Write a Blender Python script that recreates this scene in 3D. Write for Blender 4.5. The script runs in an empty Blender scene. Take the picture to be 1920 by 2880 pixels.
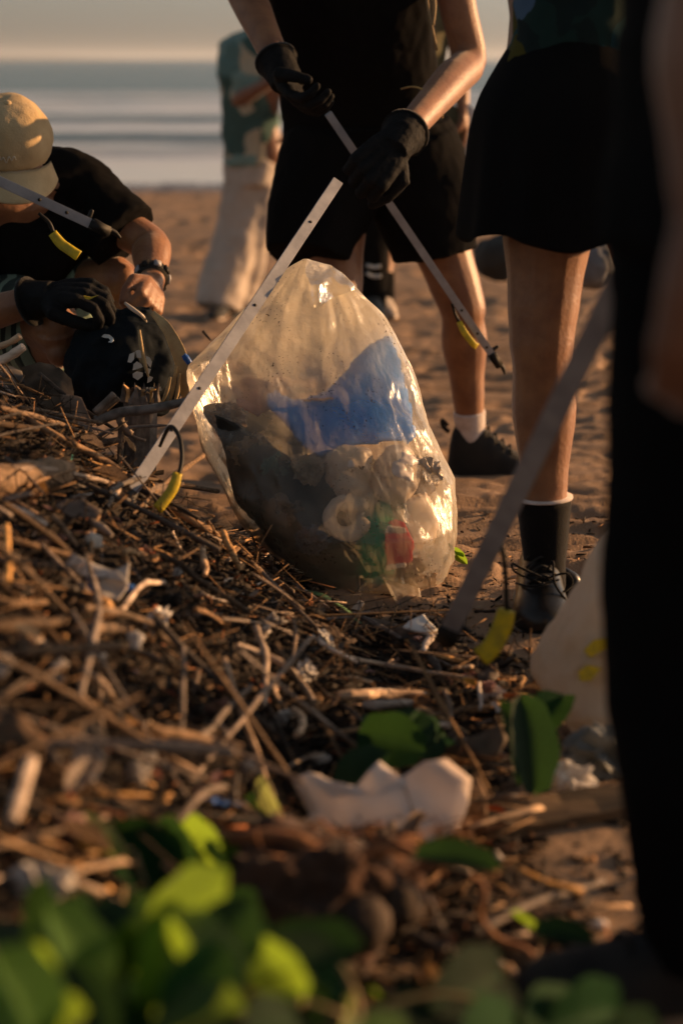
import bpy, bmesh, math, random
import numpy as np
from mathutils import Vector, Matrix, noise as mnoise
random.seed(7); rng = np.random.default_rng(11)
R = math.radians; PI = math.pi
S = bpy.context.scene
C = S.collection
# ------------------------------------------------------------------ camera
F = 5000.0; CAMZ = 1.0; PITCH = math.atan(1275/F)
cam = bpy.data.objects.new('camera', bpy.data.cameras.new('camera')); C.objects.link(cam)
cam.location = (0, 0, CAMZ); cam.rotation_euler = (PI/2-PITCH, 0, 0)
cam.data.sensor_fit = 'VERTICAL'; cam.data.sensor_height = 36; cam.data.lens = F/2880*36
cam.data.clip_start = 0.05; cam.data.clip_end = 30000
cam.data.dof.use_dof = True; cam.data.dof.focus_distance = 3.45; cam.data.dof.aperture_fstop = 2.5
S.camera = cam
# ------------------------------------------------------------------ light
SUN_EL, SUN_AZ = R(11), R(68)          # azimuth clockwise from the view direction (+Y)
world = bpy.data.worlds.new('World'); S.world = world; world.use_nodes = True
wn, wl = world.node_tree.nodes, world.node_tree.links
sky = wn.new('ShaderNodeTexSky'); sky.sky_type = 'NISHITA'; sky.sun_disc = False
sky.sun_elevation = SUN_EL; sky.sun_rotation = SUN_AZ
sky.air_density = 1.0; sky.dust_density = 1.6; sky.ozone_density = 1.0; sky.altitude = 0
hs = wn.new('ShaderNodeHueSaturation'); hs.inputs['Saturation'].default_value = 0.42
tint = wn.new('ShaderNodeMix'); tint.data_type = 'RGBA'; tint.blend_type = 'MULTIPLY'
tint.inputs[0].default_value = 1.0; tint.inputs[7].default_value = (0.93, 0.94, 0.95, 1)
bg = wn['Background']; bg.inputs['Strength'].default_value = 0.059
wl.new(sky.outputs[0], hs.inputs['Color']); wl.new(hs.outputs[0], tint.inputs[6]); wl.new(tint.outputs[2], bg.inputs['Color'])
sd = bpy.data.lights.new('sun', 'SUN'); sd.energy = 5.0; sd.color = (1.0, 0.55, 0.24); sd.angle = R(0.6)
sun = bpy.data.objects.new('sun', sd); C.objects.link(sun)
sdir = Vector((math.sin(SUN_AZ)*math.cos(SUN_EL), math.cos(SUN_AZ)*math.cos(SUN_EL), math.sin(SUN_EL)))
sun.rotation_euler = sdir.to_track_quat('Z', 'Y').to_euler(); sun.location = (6, 2, 4)
vs = S.view_settings; vs.view_transform = 'Standard'; vs.look = 'None'; vs.exposure = 0.90; vs.gamma = 1.0; vs.use_curve_mapping = False
S.cycles.max_bounces = 8; S.cycles.transparent_max_bounces = 16

# ------------------------------------------------------------------ helpers
def ray(u, v):
    t = (v-1440)/F
    return Vector(((u-960)/F, math.cos(PITCH)-t*math.sin(PITCH), -math.sin(PITCH)-t*math.cos(PITCH)))
def at(u, v, Y):                        # picture point (1920x2880) at distance Y -> place in the world
    d = ray(u, v); return Vector((0, 0, CAMZ)) + d*(Y/d.y)
def sm(t): t = min(1, max(0, t)); return t*t*(3-2*t)
GY = [-400, 0, 2, 3, 4.6, 9, 23, 40, 120]; GZ = [0.6, .12, .06, .05, -.085, -.27, -.55, -1.3, -4]
def hsh(ix, iy, s):
    n = (ix*374761393 + iy*668265263 + s*974711) & 0x7fffffff
    n = ((n ^ (n >> 13))*1274126177) & 0x7fffffff
    return ((n ^ (n >> 16)) & 0xffff)/65535.0
def vnoise(x, y, s=0):
    x = np.asarray(x, float); y = np.asarray(y, float)
    ix = np.floor(x).astype(np.int64); iy = np.floor(y).astype(np.int64)
    fx = x-ix; fy = y-iy; fx = fx*fx*(3-2*fx); fy = fy*fy*(3-2*fy)
    a = hsh(ix, iy, s); b = hsh(ix+1, iy, s); c = hsh(ix, iy+1, s); d = hsh(ix+1, iy+1, s)
    return (a*(1-fx)+b*fx)*(1-fy)+(c*(1-fx)+d*fx)*fy
def fbm(x, y, o=4, s=0):
    r = 0; a = .5; f = 1
    for k in range(o): r = r+a*vnoise(x*f, y*f, s+k*7); a *= .5; f *= 2.03
    return r
def nsm(t): t = np.clip(t, 0, 1); return t*t*(3-2*t)
def mound(x, y):
    s = (x+.75)*.707+(y-3.65)*.707
    s = s+(fbm(x*5, y*5, 3, 5)-.45)*.12
    m = .36*nsm((.10-x+(fbm(x*4+9, y*4, 3, 2)-.45)*.15)/.8)*nsm((.08-s)/.25)
    return m
def pile_shade_mask(x, y):
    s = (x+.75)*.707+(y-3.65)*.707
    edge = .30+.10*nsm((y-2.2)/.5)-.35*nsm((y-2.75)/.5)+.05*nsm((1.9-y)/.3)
    return nsm((.12+.5*nsm((-.02-x)/.15)*nsm((x+.55)/.1)-s)/.12)*nsm((edge-x)/.22)  # pile area, stretched left of the bag to colour the shaded hollow dark
def ground(x, y, fine=True):
    x = np.asarray(x, float); y = np.asarray(y, float)
    z = np.interp(y, GY, GZ)
    m = mound(x, y); pm = pile_shade_mask(x, y)
    z = z+m
    if fine:
        near = nsm((14-y)/8)
        z = z+(fbm(x*1.3, y*1.1, 3, 1)-.45)*.05*nsm((y-3.0)/1.5)
        wx = x+(vnoise(x*3, y*3, 3)-.5)*.5
        rp = fbm(wx*2.5, y*12+vnoise(x*2, y*2, 8)*2.5, 4, 21)
        rg = 1-np.abs(2*rp-1)*1.3
        z = z+(1-pm)*(rg-.5)*(.040*nsm((y-2.4)/.8)+.008)*(.35+.65*near)
        z = z+(1-pm)*(fbm(x*26, y*34, 3, 31)-.45)*.009*near
        fp = vnoise(x*5.5+3, y*6.5, 41); z = z-(1-pm)*.030*nsm((fp-.66)/.18)*nsm((y-3.0)/.8)
        z = z+pm*(fbm(x*18, y*18, 3, 51)-.45)*.035
    return z
def gz(x, y): return float(ground(x, y))
def gpt(u, v, up=0.0):                  # where the sight line through a picture point meets the ground
    Y = .8
    while Y < 30:
        p = at(u, v, Y)
        if p.z < gz(p.x, p.y)+up: return p
        Y *= 1.006
    return p
def rep(o, label=None, cat=None, group=None, kind=None):
    if label: o['label'] = label
    if cat: o['category'] = cat
    if group: o['group'] = group
    if kind: o['kind'] = kind
    return o
def thing(name, label, cat, loc=(0, 0, 0), group=None):
    o = bpy.data.objects.new(name, None); C.objects.link(o); o.location = loc; o.empty_display_size = .05
    return rep(o, label, cat, group)
def link(name, me, m=None, parent=None):
    if m is not None and len(me.materials) == 0: me.materials.append(m)
    o = bpy.data.objects.new(name, me); C.objects.link(o)
    if parent is not None:
        o.parent = parent; o.matrix_parent_inverse = Matrix.Translation(-parent.location) if parent.parent is None else Matrix.Translation(-parent_base(parent))
    return o
def parent_base(p):
    b = Vector((0, 0, 0))
    while p.parent is not None: p = p.parent
    return Vector((0, 0, 0))
def obj(name, bm, m=None, parent=None, smooth=True):
    me = bpy.data.meshes.new(name)
    bmesh.ops.recalc_face_normals(bm, faces=bm.faces[:])
    bm.to_mesh(me); bm.free()
    if smooth: me.polygons.foreach_set('use_smooth', [True]*len(me.polygons))
    return link(name, me, m, parent)
def frames(pts, up=None):
    n = len(pts); T = []
    for i in range(n):
        t = (pts[min(i+1, n-1)]-pts[max(i-1, 0)])
        T.append(t.normalized() if t.length > 1e-9 else Vector((0, 0, 1)))
    a = up if up is not None else (Vector((0, 0, 1)) if abs(T[0].z) < .9 else Vector((1, 0, 0)))
    A = []; prev = (a-T[0]*a.dot(T[0])).normalized()
    for t in T:
        prev = (prev-t*prev.dot(t))
        prev = prev.normalized() if prev.length > 1e-6 else t.orthogonal().normalized()
        A.append(prev.copy())
    return T, A
def ringloft(bm, rings, cap=True):
    V = [[bm.verts.new(p) for p in r] for r in rings]; n = len(V[0])
    for i in range(len(V)-1):
        for j in range(n):
            try: bm.faces.new((V[i][j], V[i][(j+1) % n], V[i+1][(j+1) % n], V[i+1][j]))
            except ValueError: pass
    if cap:
        bm.faces.new(V[0][::-1]); bm.faces.new(V[-1])
    return V
def tube(bm, pts, rad, n=10, up=None, fl=None, round_=False):
    """tube along pts; rad: radii (r or (ra,rb), ra along 'up' axis)"""
    pts = [Vector(p) for p in pts]; rad = list(rad)
    if round_:
        def rr(r, k): return (r[0]*k, r[1]*k) if isinstance(r, tuple) else r*k
        def mr(r): return max(r) if isinstance(r, tuple) else r
        d0 = (pts[0]-pts[1]).normalized(); d1 = (pts[-1]-pts[-2]).normalized(); a, b = rad[0], rad[-1]
        pts = [pts[0]+d0*mr(a)*.92, pts[0]+d0*mr(a)*.62]+pts+[pts[-1]+d1*mr(b)*.62, pts[-1]+d1*mr(b)*.92]
        rad = [rr(a, .35), rr(a, .78)]+rad+[rr(b, .78), rr(b, .35)]
    T, A = frames(pts, up); rings = []
    for p, t, a, r in zip(pts, T, A, rad):
        b = t.cross(a); ra, rb = r if isinstance(r, tuple) else (r, r)
        rings.append([p+a*math.cos(2*PI*k/n)*ra+b*math.sin(2*PI*k/n)*rb for k in range(n)])
    return ringloft(bm, rings)
def smoothpath(pts, rad, k=4):
    P = [Vector(p) for p in pts]; out = []; ro = []
    for i in range(len(P)-1):
        a, b, c, d = P[max(i-1, 0)], P[i], P[i+1], P[min(i+2, len(P)-1)]
        for j in range(k):
            t = j/k
            out.append(.5*((2*b)+(c-a)*t+(2*a-5*b+4*c-d)*t*t+(3*b-a-3*c+d)*t**3))
            r0, r1 = rad[i], rad[i+1]; s = sm(t)
            ro.append(tuple(x+(y-x)*s for x, y in zip(r0, r1)) if isinstance(r0, tuple) else r0+(r1-r0)*s)
    out.append(P[-1]); ro.append(rad[-1]); return out, ro
def stube(bm, pts, rad, n=14, up=None, k=4, round_=False):
    p, r = smoothpath(pts, rad, k); return tube(bm, p, r, n, up, round_=round_)
def ball(bm, c, rx, ry=None, rz=None, rot=None, seg=16):
    ry = rx if ry is None else ry; rz = rx if rz is None else rz
    M = Matrix.Translation(Vector(c)) @ (rot.to_4x4() if rot is not None else Matrix.Identity(4)) @ Matrix.Diagonal((rx, ry, rz, 1))
    bmesh.ops.create_uvsphere(bm, u_segments=seg, v_segments=max(6, seg//2+2), radius=1, matrix=M)
def box(bm, c, sx, sy, sz, rot=None, bev=0):
    M = Matrix.Translation(Vector(c)) @ (rot.to_4x4() if rot is not None else Matrix.Identity(4)) @ Matrix.Diagonal((sx, sy, sz, 1))
    r = bmesh.ops.create_cube(bm, size=1, matrix=M)
    if bev: bmesh.ops.bevel(bm, geom=list({e for v in r['verts'] for e in v.link_edges}), offset=bev, segments=2, affect='EDGES')
def axes(x=None, z=None, y=None):        # rotation matrix whose columns are x, y, z
    z = Vector(z).normalized(); x = Vector(x); x = (x-z*x.dot(z)).normalized(); y = z.cross(x)
    return Matrix((x, y, z)).transposed()
def remesh(o, vox, smooth=4, disp=None):
    m = o.modifiers.new('remesh', 'REMESH'); m.mode = 'VOXEL'; m.voxel_size = vox; m.use_smooth_shade = True
    s = o.modifiers.new('smooth', 'SMOOTH'); s.factor = .5; s.iterations = smooth
    if disp:
        for (size, st) in disp:
            tx = bpy.data.textures.new('cloth_folds', 'CLOUDS'); tx.noise_scale = size; tx.noise_depth = 2
            d = o.modifiers.new('folds', 'DISPLACE'); d.texture = tx; d.strength = st; d.mid_level = .5; d.texture_coords = 'GLOBAL'
    return o
# ------------------------------------------------------------------ materials
def nmat(name):
    m = bpy.data.materials.new(name); m.use_nodes = True; nt = m.node_tree
    return m, nt, nt.nodes['Principled BSDF']
def mat(name, col, rough=.7, col2=None, scale=30, bump=0, bscale=None, spec=.3, metal=0, objrand=0, detail=5, stretch=None, sheen=0, sub=0, trans=0, ramp=(.35, .65)):
    m, nt, b = nmat(name); N, L = nt.nodes, nt.links
    b.inputs['Roughness'].default_value = rough; b.inputs['Specular IOR Level'].default_value = spec; b.inputs['Metallic'].default_value = metal
    if sheen: b.inputs['Sheen Weight'].default_value = sheen; b.inputs['Sheen Roughness'].default_value = .4
    if sub:
        b.inputs['Subsurface Weight'].default_value = sub; b.inputs['Subsurface Scale'].default_value = .01
        b.inputs['Subsurface Radius'].default_value = (1, .35, .15)
    tc = N.new('ShaderNodeTexCoord'); mp = N.new('ShaderNodeMapping'); L.new(tc.outputs['Object'], mp.inputs[0])
    if stretch: mp.inputs['Scale'].default_value = stretch
    nz = N.new('ShaderNodeTexNoise'); nz.inputs['Scale'].default_value = scale; nz.inputs['Detail'].default_value = detail; L.new(mp.outputs[0], nz.inputs['Vector'])
    mr = N.new('ShaderNodeMapRange'); mr.inputs[1].default_value = ramp[0]; mr.inputs[2].default_value = ramp[1]; L.new(nz.outputs[0], mr.inputs[0])
    mx = N.new('ShaderNodeMix'); mx.data_type = 'RGBA'; mx.inputs[6].default_value = (*col, 1); mx.inputs[7].default_value = (*(col2 or [c*.7 for c in col]), 1)
    L.new(mr.outputs[0], mx.inputs[0]); out = mx.outputs[2]
    if objrand:
        oi = N.new('ShaderNodeObjectInfo'); hv = N.new('ShaderNodeHueSaturation'); L.new(out, hv.inputs['Color'])
        m1 = N.new('ShaderNodeMapRange'); m1.inputs[3].default_value = 1-objrand; m1.inputs[4].default_value = 1+objrand*.8; L.new(oi.outputs['Random'], m1.inputs[0]); L.new(m1.outputs[0], hv.inputs['Value'])
        m2 = N.new('ShaderNodeMath'); m2.operation = 'MULTIPLY_ADD'; m2.inputs[1].default_value = 7.31; m2.inputs[2].default_value = 0; L.new(oi.outputs['Random'], m2.inputs[0])
        m3 = N.new('ShaderNodeMath'); m3.operation = 'FRACT'; L.new(m2.outputs[0], m3.inputs[0])
        m4 = N.new('ShaderNodeMapRange'); m4.inputs[3].default_value = .4; m4.inputs[4].default_value = 1.25; L.new(m3.outputs[0], m4.inputs[0]); L.new(m4.outputs[0], hv.inputs['Saturation'])
        out = hv.outputs[0]
    L.new(out, b.inputs['Base Color'])
    if bump:
        n2 = N.new('ShaderNodeTexNoise'); n2.inputs['Scale'].default_value = bscale or scale*3; n2.inputs['Detail'].default_value = 4; L.new(mp.outputs[0], n2.inputs['Vector'])
        bp = N.new('ShaderNodeBump'); bp.inputs['Strength'].default_value = bump; bp.inputs['Distance'].default_value = .003; L.new(n2.outputs[0], bp.inputs['Height']); L.new(bp.outputs[0], b.inputs['Normal'])
    if trans:
        tr = N.new('ShaderNodeBsdfTranslucent'); ms = N.new('ShaderNodeMixShader'); ms.inputs[0].default_value = trans
        g = N.new('ShaderNodeGamma'); g.inputs[1].default_value = .8; L.new(out, g.inputs[0]); L.new(g.outputs[0], tr.inputs[0])
        L.new(b.outputs[0], ms.inputs[1]); L.new(tr.outputs[0], ms.inputs[2]); L.new(ms.outputs[0], N['Material Output'].inputs[0])
    return m
M = {}
M['skin'] = mat('skin', (.25, .115, .052), .5, (.17, .07, .033), 22, .35, 130, spec=.35, sheen=.25, sub=.12)
M['skin_dark'] = mat('skin_tan', (.20, .085, .042), .5, (.14, .055, .028), 14, .12, 300, spec=.35, sheen=.25, sub=.1)
M['black_cloth'] = mat('black_cotton', (.0065, .006, .006), .9, (.0045, .0045, .005), 8, .3, 500, spec=.03)
M['black_knit'] = mat('black_ribbed_knit', (.009, .008, .008), .95, (.006, .006, .006), 200, .5, 400, spec=.1, sheen=.15)
M['black_glove'] = mat('black_glove_fabric', (.006, .0065, .007), .75, (.010, .010, .011), 40, .4, 260, spec=.08)
M['black_rubber'] = mat('black_plastic', (.010, .010, .010), .6, (.02, .018, .015), 30, .1, spec=.2)
M['patent'] = mat('black_patent_leather', (.008, .008, .008), .32, (.014, .012, .01), 12, .2, 60, spec=.35)
M['shoe'] = mat('black_shoe_mesh', (.012, .012, .013), .75, (.025, .023, .02), 20, .4, 200, spec=.25)
M['sole'] = mat('clear_rubber_sole', (.25, .16, .09), .35, (.15, .09, .05), 30, .1)
M['white_sock'] = mat('white_sock_knit', (.62, .54, .50), .95, (.5, .42, .38), 60, .5, 350, spec=.1, sheen=.3)
M['beige_cap'] = mat('beige_cotton_twill', (.50, .37, .21), .9, (.40, .29, .155), 18, .4, 250, spec=.1, sheen=.1)
M['thread'] = mat('pale_thread', (.6, .53, .42), .8)
M['alu'] = mat('scuffed_aluminium', (.34, .34, .36), .6, (.24, .24, .26), 25, .12, 120, spec=.4, metal=.2)
M['yellow'] = mat('yellow_rubber', (.62, .45, .015), .5, (.38, .30, .03), 60, .2, spec=.3)
M['stick'] = mat('dry_driftwood', (.27, .165, .09), .8, (.07, .042, .025), 40, .6, 120, objrand=.8, stretch=(.3, 1, 1))
M['reed'] = mat('dry_reed', (.70, .43, .21), .65, (.32, .18, .08), 30, .5, 90, objrand=.4, stretch=(.15, 2, 2))
M['bark'] = mat('dark_bark', (.12, .078, .05), .9, (.05, .033, .022), 40, 1, 80, objrand=.35)
M['dry_leaf'] = mat('dry_leaf', (.24, .135, .062), .7, (.10, .055, .027), 25, .5, 70, objrand=.5, trans=.25)
M['grey_leaf'] = mat('grey_brown_leaf', (.14, .10, .065), .75, (.065, .045, .03), 18, .5, 60, objrand=.3, trans=.15)
M['red_bit'] = mat('red_brown_bits', (.32, .055, .02), .7, (.2, .04, .015), 60, .4, objrand=.5, trans=.2)
M['white_bit'] = mat('grubby_white_plastic', (.62, .56, .50), .5, (.42, .36, .30), 14, .4, 60, objrand=.2, trans=.2)
M['blue_plastic'] = mat('blue_plastic', (.015, .10, .38), .4, (.012, .06, .25), 20, .1)
M['teal_plastic'] = mat('teal_plastic', (.02, .20, .17), .4)
M['green_strap'] = mat('green_plastic_strap', (.20, .36, .17), .45, (.13, .25, .12), 30, .3, trans=.25)
M['plank'] = mat('weathered_plank', (.15, .095, .05), .85, (.08, .05, .028), 30, .9, 60, stretch=(.2, 2, 2))
M['husk'] = mat('coconut_fibre', (.075, .036, .02), .95, (.03, .016, .010), 30, 1, 60, sheen=.1)
M['husk_dark'] = mat('dark_coconut_shell', (.055, .035, .024), .8, (.03, .02, .014), 24, .7, 60)
M['fibre'] = mat('husk_fibres', (.26, .12, .05), .8, (.15, .06, .03), 40)
M['root'] = mat('pale_roots', (.24, .155, .095), .8, (.10, .065, .038), 50, .7, 90, objrand=.3)
M['hair'] = mat('black_hair', (.012, .009, .007), .5, (.02, .014, .01), 60, .6, 150)
M['eye'] = mat('eye_white', (.55, .5, .46), .2); M['iris'] = mat('dark_iris', (.02, .012, .008), .1); M['lip'] = mat('lip', (.30, .10, .07), .45)
M['khaki'] = mat('olive_cotton', (.11, .10, .055), .9, (.08, .07, .04), 12, .3, 300, spec=.1)
M['linen'] = mat('cream_linen', (.50, .43, .37), .9, (.42, .35, .29), 8, .3, 300, spec=.1, sheen=.1, trans=.12)
M['gold'] = mat('gold_cord', (.5, .33, .12), .4, metal=.4)
M['cord'] = mat('tan_cord', (.33, .24, .13), .8)
M['bag_black'] = mat('black_nylon', (.006, .009, .012), .8, (.007, .010, .013), 9, .3, 60, spec=.06)
M['bag_lining'] = mat('tan_canvas_edge', (.42, .31, .16), .85, (.30, .21, .11), 30, .4, 200)
M['print'] = mat('pale_print', (.55, .56, .54), .8, (.40, .41, .4), 40)
M['sack'] = mat('woven_plastic_sack', (.54, .47, .39), .6, (.43, .38, .31), 10, .5, 220, spec=.25, trans=.25)
M['tissue'] = mat('crumpled_tissue', (.70, .66, .60), .9, (.6, .55, .5), 20, .3, 60, trans=.3)
M['paper'] = mat('dirty_foam_paper', (.88, .80, .75), .75, (.70, .58, .50), 9, .6, 40, trans=.35)
M['rock'] = mat('dark_wet_rock', (.03, .03, .028), .8, (.018, .018, .018), 8, .6, 20)
M['grey_cloth'] = mat('grey_cotton', (.16, .16, .17), .9)
M['hill'] = mat('hill_scrub', (.06, .075, .05), 1, (.09, .09, .07), .004)
def leafmat(name, c1, c2, tr, tcol=(.24, .36, .03)):
    m = mat(name, c1, .7, c2, 14, .35, 60, spec=.05, objrand=.22, trans=tr); nt = m.node_tree
    t_ = next(n for n in nt.nodes if n.bl_idname == 'ShaderNodeBsdfTranslucent'); nt.links.remove(t_.inputs[0].links[0]); t_.inputs[0].default_value = (*tcol, 1)
    N, L = nt.nodes, nt.links; b = N['Principled BSDF']; src = b.inputs['Base Color'].links[0].from_socket
    tc = N.new('ShaderNodeTexCoord'); sx_ = N.new('ShaderNodeSeparateXYZ'); L.new(tc.outputs['Object'], sx_.inputs[0])
    ab = N.new('ShaderNodeMath'); ab.operation = 'ABSOLUTE'; L.new(sx_.outputs[1], ab.inputs[0])
    mr = N.new('ShaderNodeMapRange'); mr.inputs[1].default_value = .008; mr.inputs[2].default_value = .022; mr.inputs[3].default_value = 1; mr.inputs[4].default_value = 0; L.new(ab.outputs[0], mr.inputs[0])
    d_ = N.new('ShaderNodeMath'); d_.operation = 'MULTIPLY_ADD'; d_.inputs[1].default_value = -.8; L.new(ab.outputs[0], d_.inputs[0]); L.new(sx_.outputs[0], d_.inputs[2])
    m_ = N.new('ShaderNodeMath'); m_.operation = 'PINGPONG'; m_.inputs[1].default_value = .055; L.new(d_.outputs[0], m_.inputs[0])
    m2 = N.new('ShaderNodeMapRange'); m2.inputs[1].default_value = .003; m2.inputs[2].default_value = .010; m2.inputs[3].default_value = .7; m2.inputs[4].default_value = 0; L.new(m_.outputs[0], m2.inputs[0])
    mx_ = N.new('ShaderNodeMath'); mx_.operation = 'MAXIMUM'; L.new(mr.outputs[0], mx_.inputs[0]); L.new(m2.outputs[0], mx_.inputs[1])
    cm = N.new('ShaderNodeMix'); cm.data_type = 'RGBA'; L.new(mx_.outputs[0], cm.inputs[0]); L.new(src, cm.inputs[6]); cm.inputs[7].default_value = (c1[0]*2.2, c1[1]*1.7, c1[2]*2, 1); L.new(cm.outputs[2], b.inputs['Base Color'])
    return m
M['leaf'] = leafmat('green_leaf', (.055, .14, .03), (.04, .105, .024), .5, (.26, .42, .03))
M['leaf_deep'] = leafmat('deep_green_leaf', (.012, .040, .015), (.009, .03, .012), .18, (.06, .15, .03))
M['leaf_pale'] = leafmat('pale_green_leaf', (.20, .26, .10), (.14, .20, .08), .35, (.45, .50, .15))
M['stem'] = mat('vine_stem', (.22, .15, .07), .6, (.14, .12, .05), 40, .3)
def sandmat():
    m, nt, b = nmat('sand'); N, L = nt.nodes, nt.links
    b.inputs['Roughness'].default_value = .85; b.inputs['Specular IOR Level'].default_value = .25
    tc = N.new('ShaderNodeTexCoord')
    def nz(s, d=4): n = N.new('ShaderNodeTexNoise'); n.inputs['Scale'].default_value = s; n.inputs['Detail'].default_value = d; L.new(tc.outputs['Object'], n.inputs['Vector']); return n
    def mix(a, bb, f):
        x = N.new('ShaderNodeMix'); x.data_type = 'RGBA'
        for i, q in ((6, a), (7, bb)):
            if isinstance(q, tuple): x.inputs[i].default_value = (*q, 1)
            else: L.new(q, x.inputs[i])
        L.new(f, x.inputs[0]); return x.outputs[2]
    def rng_(o, lo, hi): r = N.new('ShaderNodeMapRange'); r.inputs[1].default_value = lo; r.inputs[2].default_value = hi; L.new(o, r.inputs[0]); return r.outputs[0]
    c = mix((.31, .195, .115), (.20, .13, .08), rng_(nz(3).outputs[0], .35, .65))
    c = mix(c, (.12, .075, .05), rng_(nz(420, 2).outputs[0], .60, .72))
    c = mix(c, (.36, .26, .17), rng_(nz(700, 1).outputs[0], .64, .70))
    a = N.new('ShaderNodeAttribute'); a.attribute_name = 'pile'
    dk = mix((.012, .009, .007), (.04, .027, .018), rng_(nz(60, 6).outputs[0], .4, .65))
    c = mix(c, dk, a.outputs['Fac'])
    w = N.new('ShaderNodeAttribute'); w.attribute_name = 'wet'
    c = mix(c, (.10, .065, .045), w.outputs['Fac'])
    L.new(c, b.inputs['Base Color'])
    rr = N.new('ShaderNodeMapRange'); rr.inputs[3].default_value = .85; rr.inputs[4].default_value = .25; L.new(w.outputs['Fac'], rr.inputs[0]); L.new(rr.outputs[0], b.inputs['Roughness'])
    bp = N.new('ShaderNodeBump'); bp.inputs['Strength'].default_value = .6; bp.inputs['Distance'].default_value = .004; L.new(nz(160, 5).outputs[0], bp.inputs['Height']); L.new(bp.outputs[0], b.inputs['Normal'])
    return m
M['sand'] = sandmat()
def watermat():
    m, nt, b = nmat('sea_water'); N, L = nt.nodes, nt.links
    b.inputs['Roughness'].default_value = .18; b.inputs['Specular IOR Level'].default_value = .5
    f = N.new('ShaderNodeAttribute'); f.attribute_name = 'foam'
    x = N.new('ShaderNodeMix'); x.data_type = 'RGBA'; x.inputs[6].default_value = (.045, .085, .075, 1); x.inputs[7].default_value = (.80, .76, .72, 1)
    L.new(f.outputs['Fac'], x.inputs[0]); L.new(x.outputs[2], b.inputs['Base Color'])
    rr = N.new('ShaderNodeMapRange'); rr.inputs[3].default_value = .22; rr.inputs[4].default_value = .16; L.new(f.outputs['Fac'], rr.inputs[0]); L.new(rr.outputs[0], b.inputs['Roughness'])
    tc = N.new('ShaderNodeTexCoord'); mp = N.new('ShaderNodeMapping'); mp.inputs['Scale'].default_value = (.35, 1, 1); L.new(tc.outputs['Object'], mp.inputs[0])
    n = N.new('ShaderNodeTexNoise'); n.inputs['Scale'].default_value = 1.2; n.inputs['Detail'].default_value = 6; L.new(mp.outputs[0], n.inputs['Vector'])
    bp = N.new('ShaderNodeBump'); bp.inputs['Distance'].default_value = .25; L.new(n.outputs[0], bp.inputs['Height']); iv = N.new('ShaderNodeMapRange'); iv.inputs[3].default_value = 1; iv.inputs[4].default_value = .10; L.new(f.outputs['Fac'], iv.inputs[0]); L.new(iv.outputs[0], bp.inputs['Strength']); L.new(bp.outputs[0], b.inputs['Normal'])
    return m
M['water'] = watermat()
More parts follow.
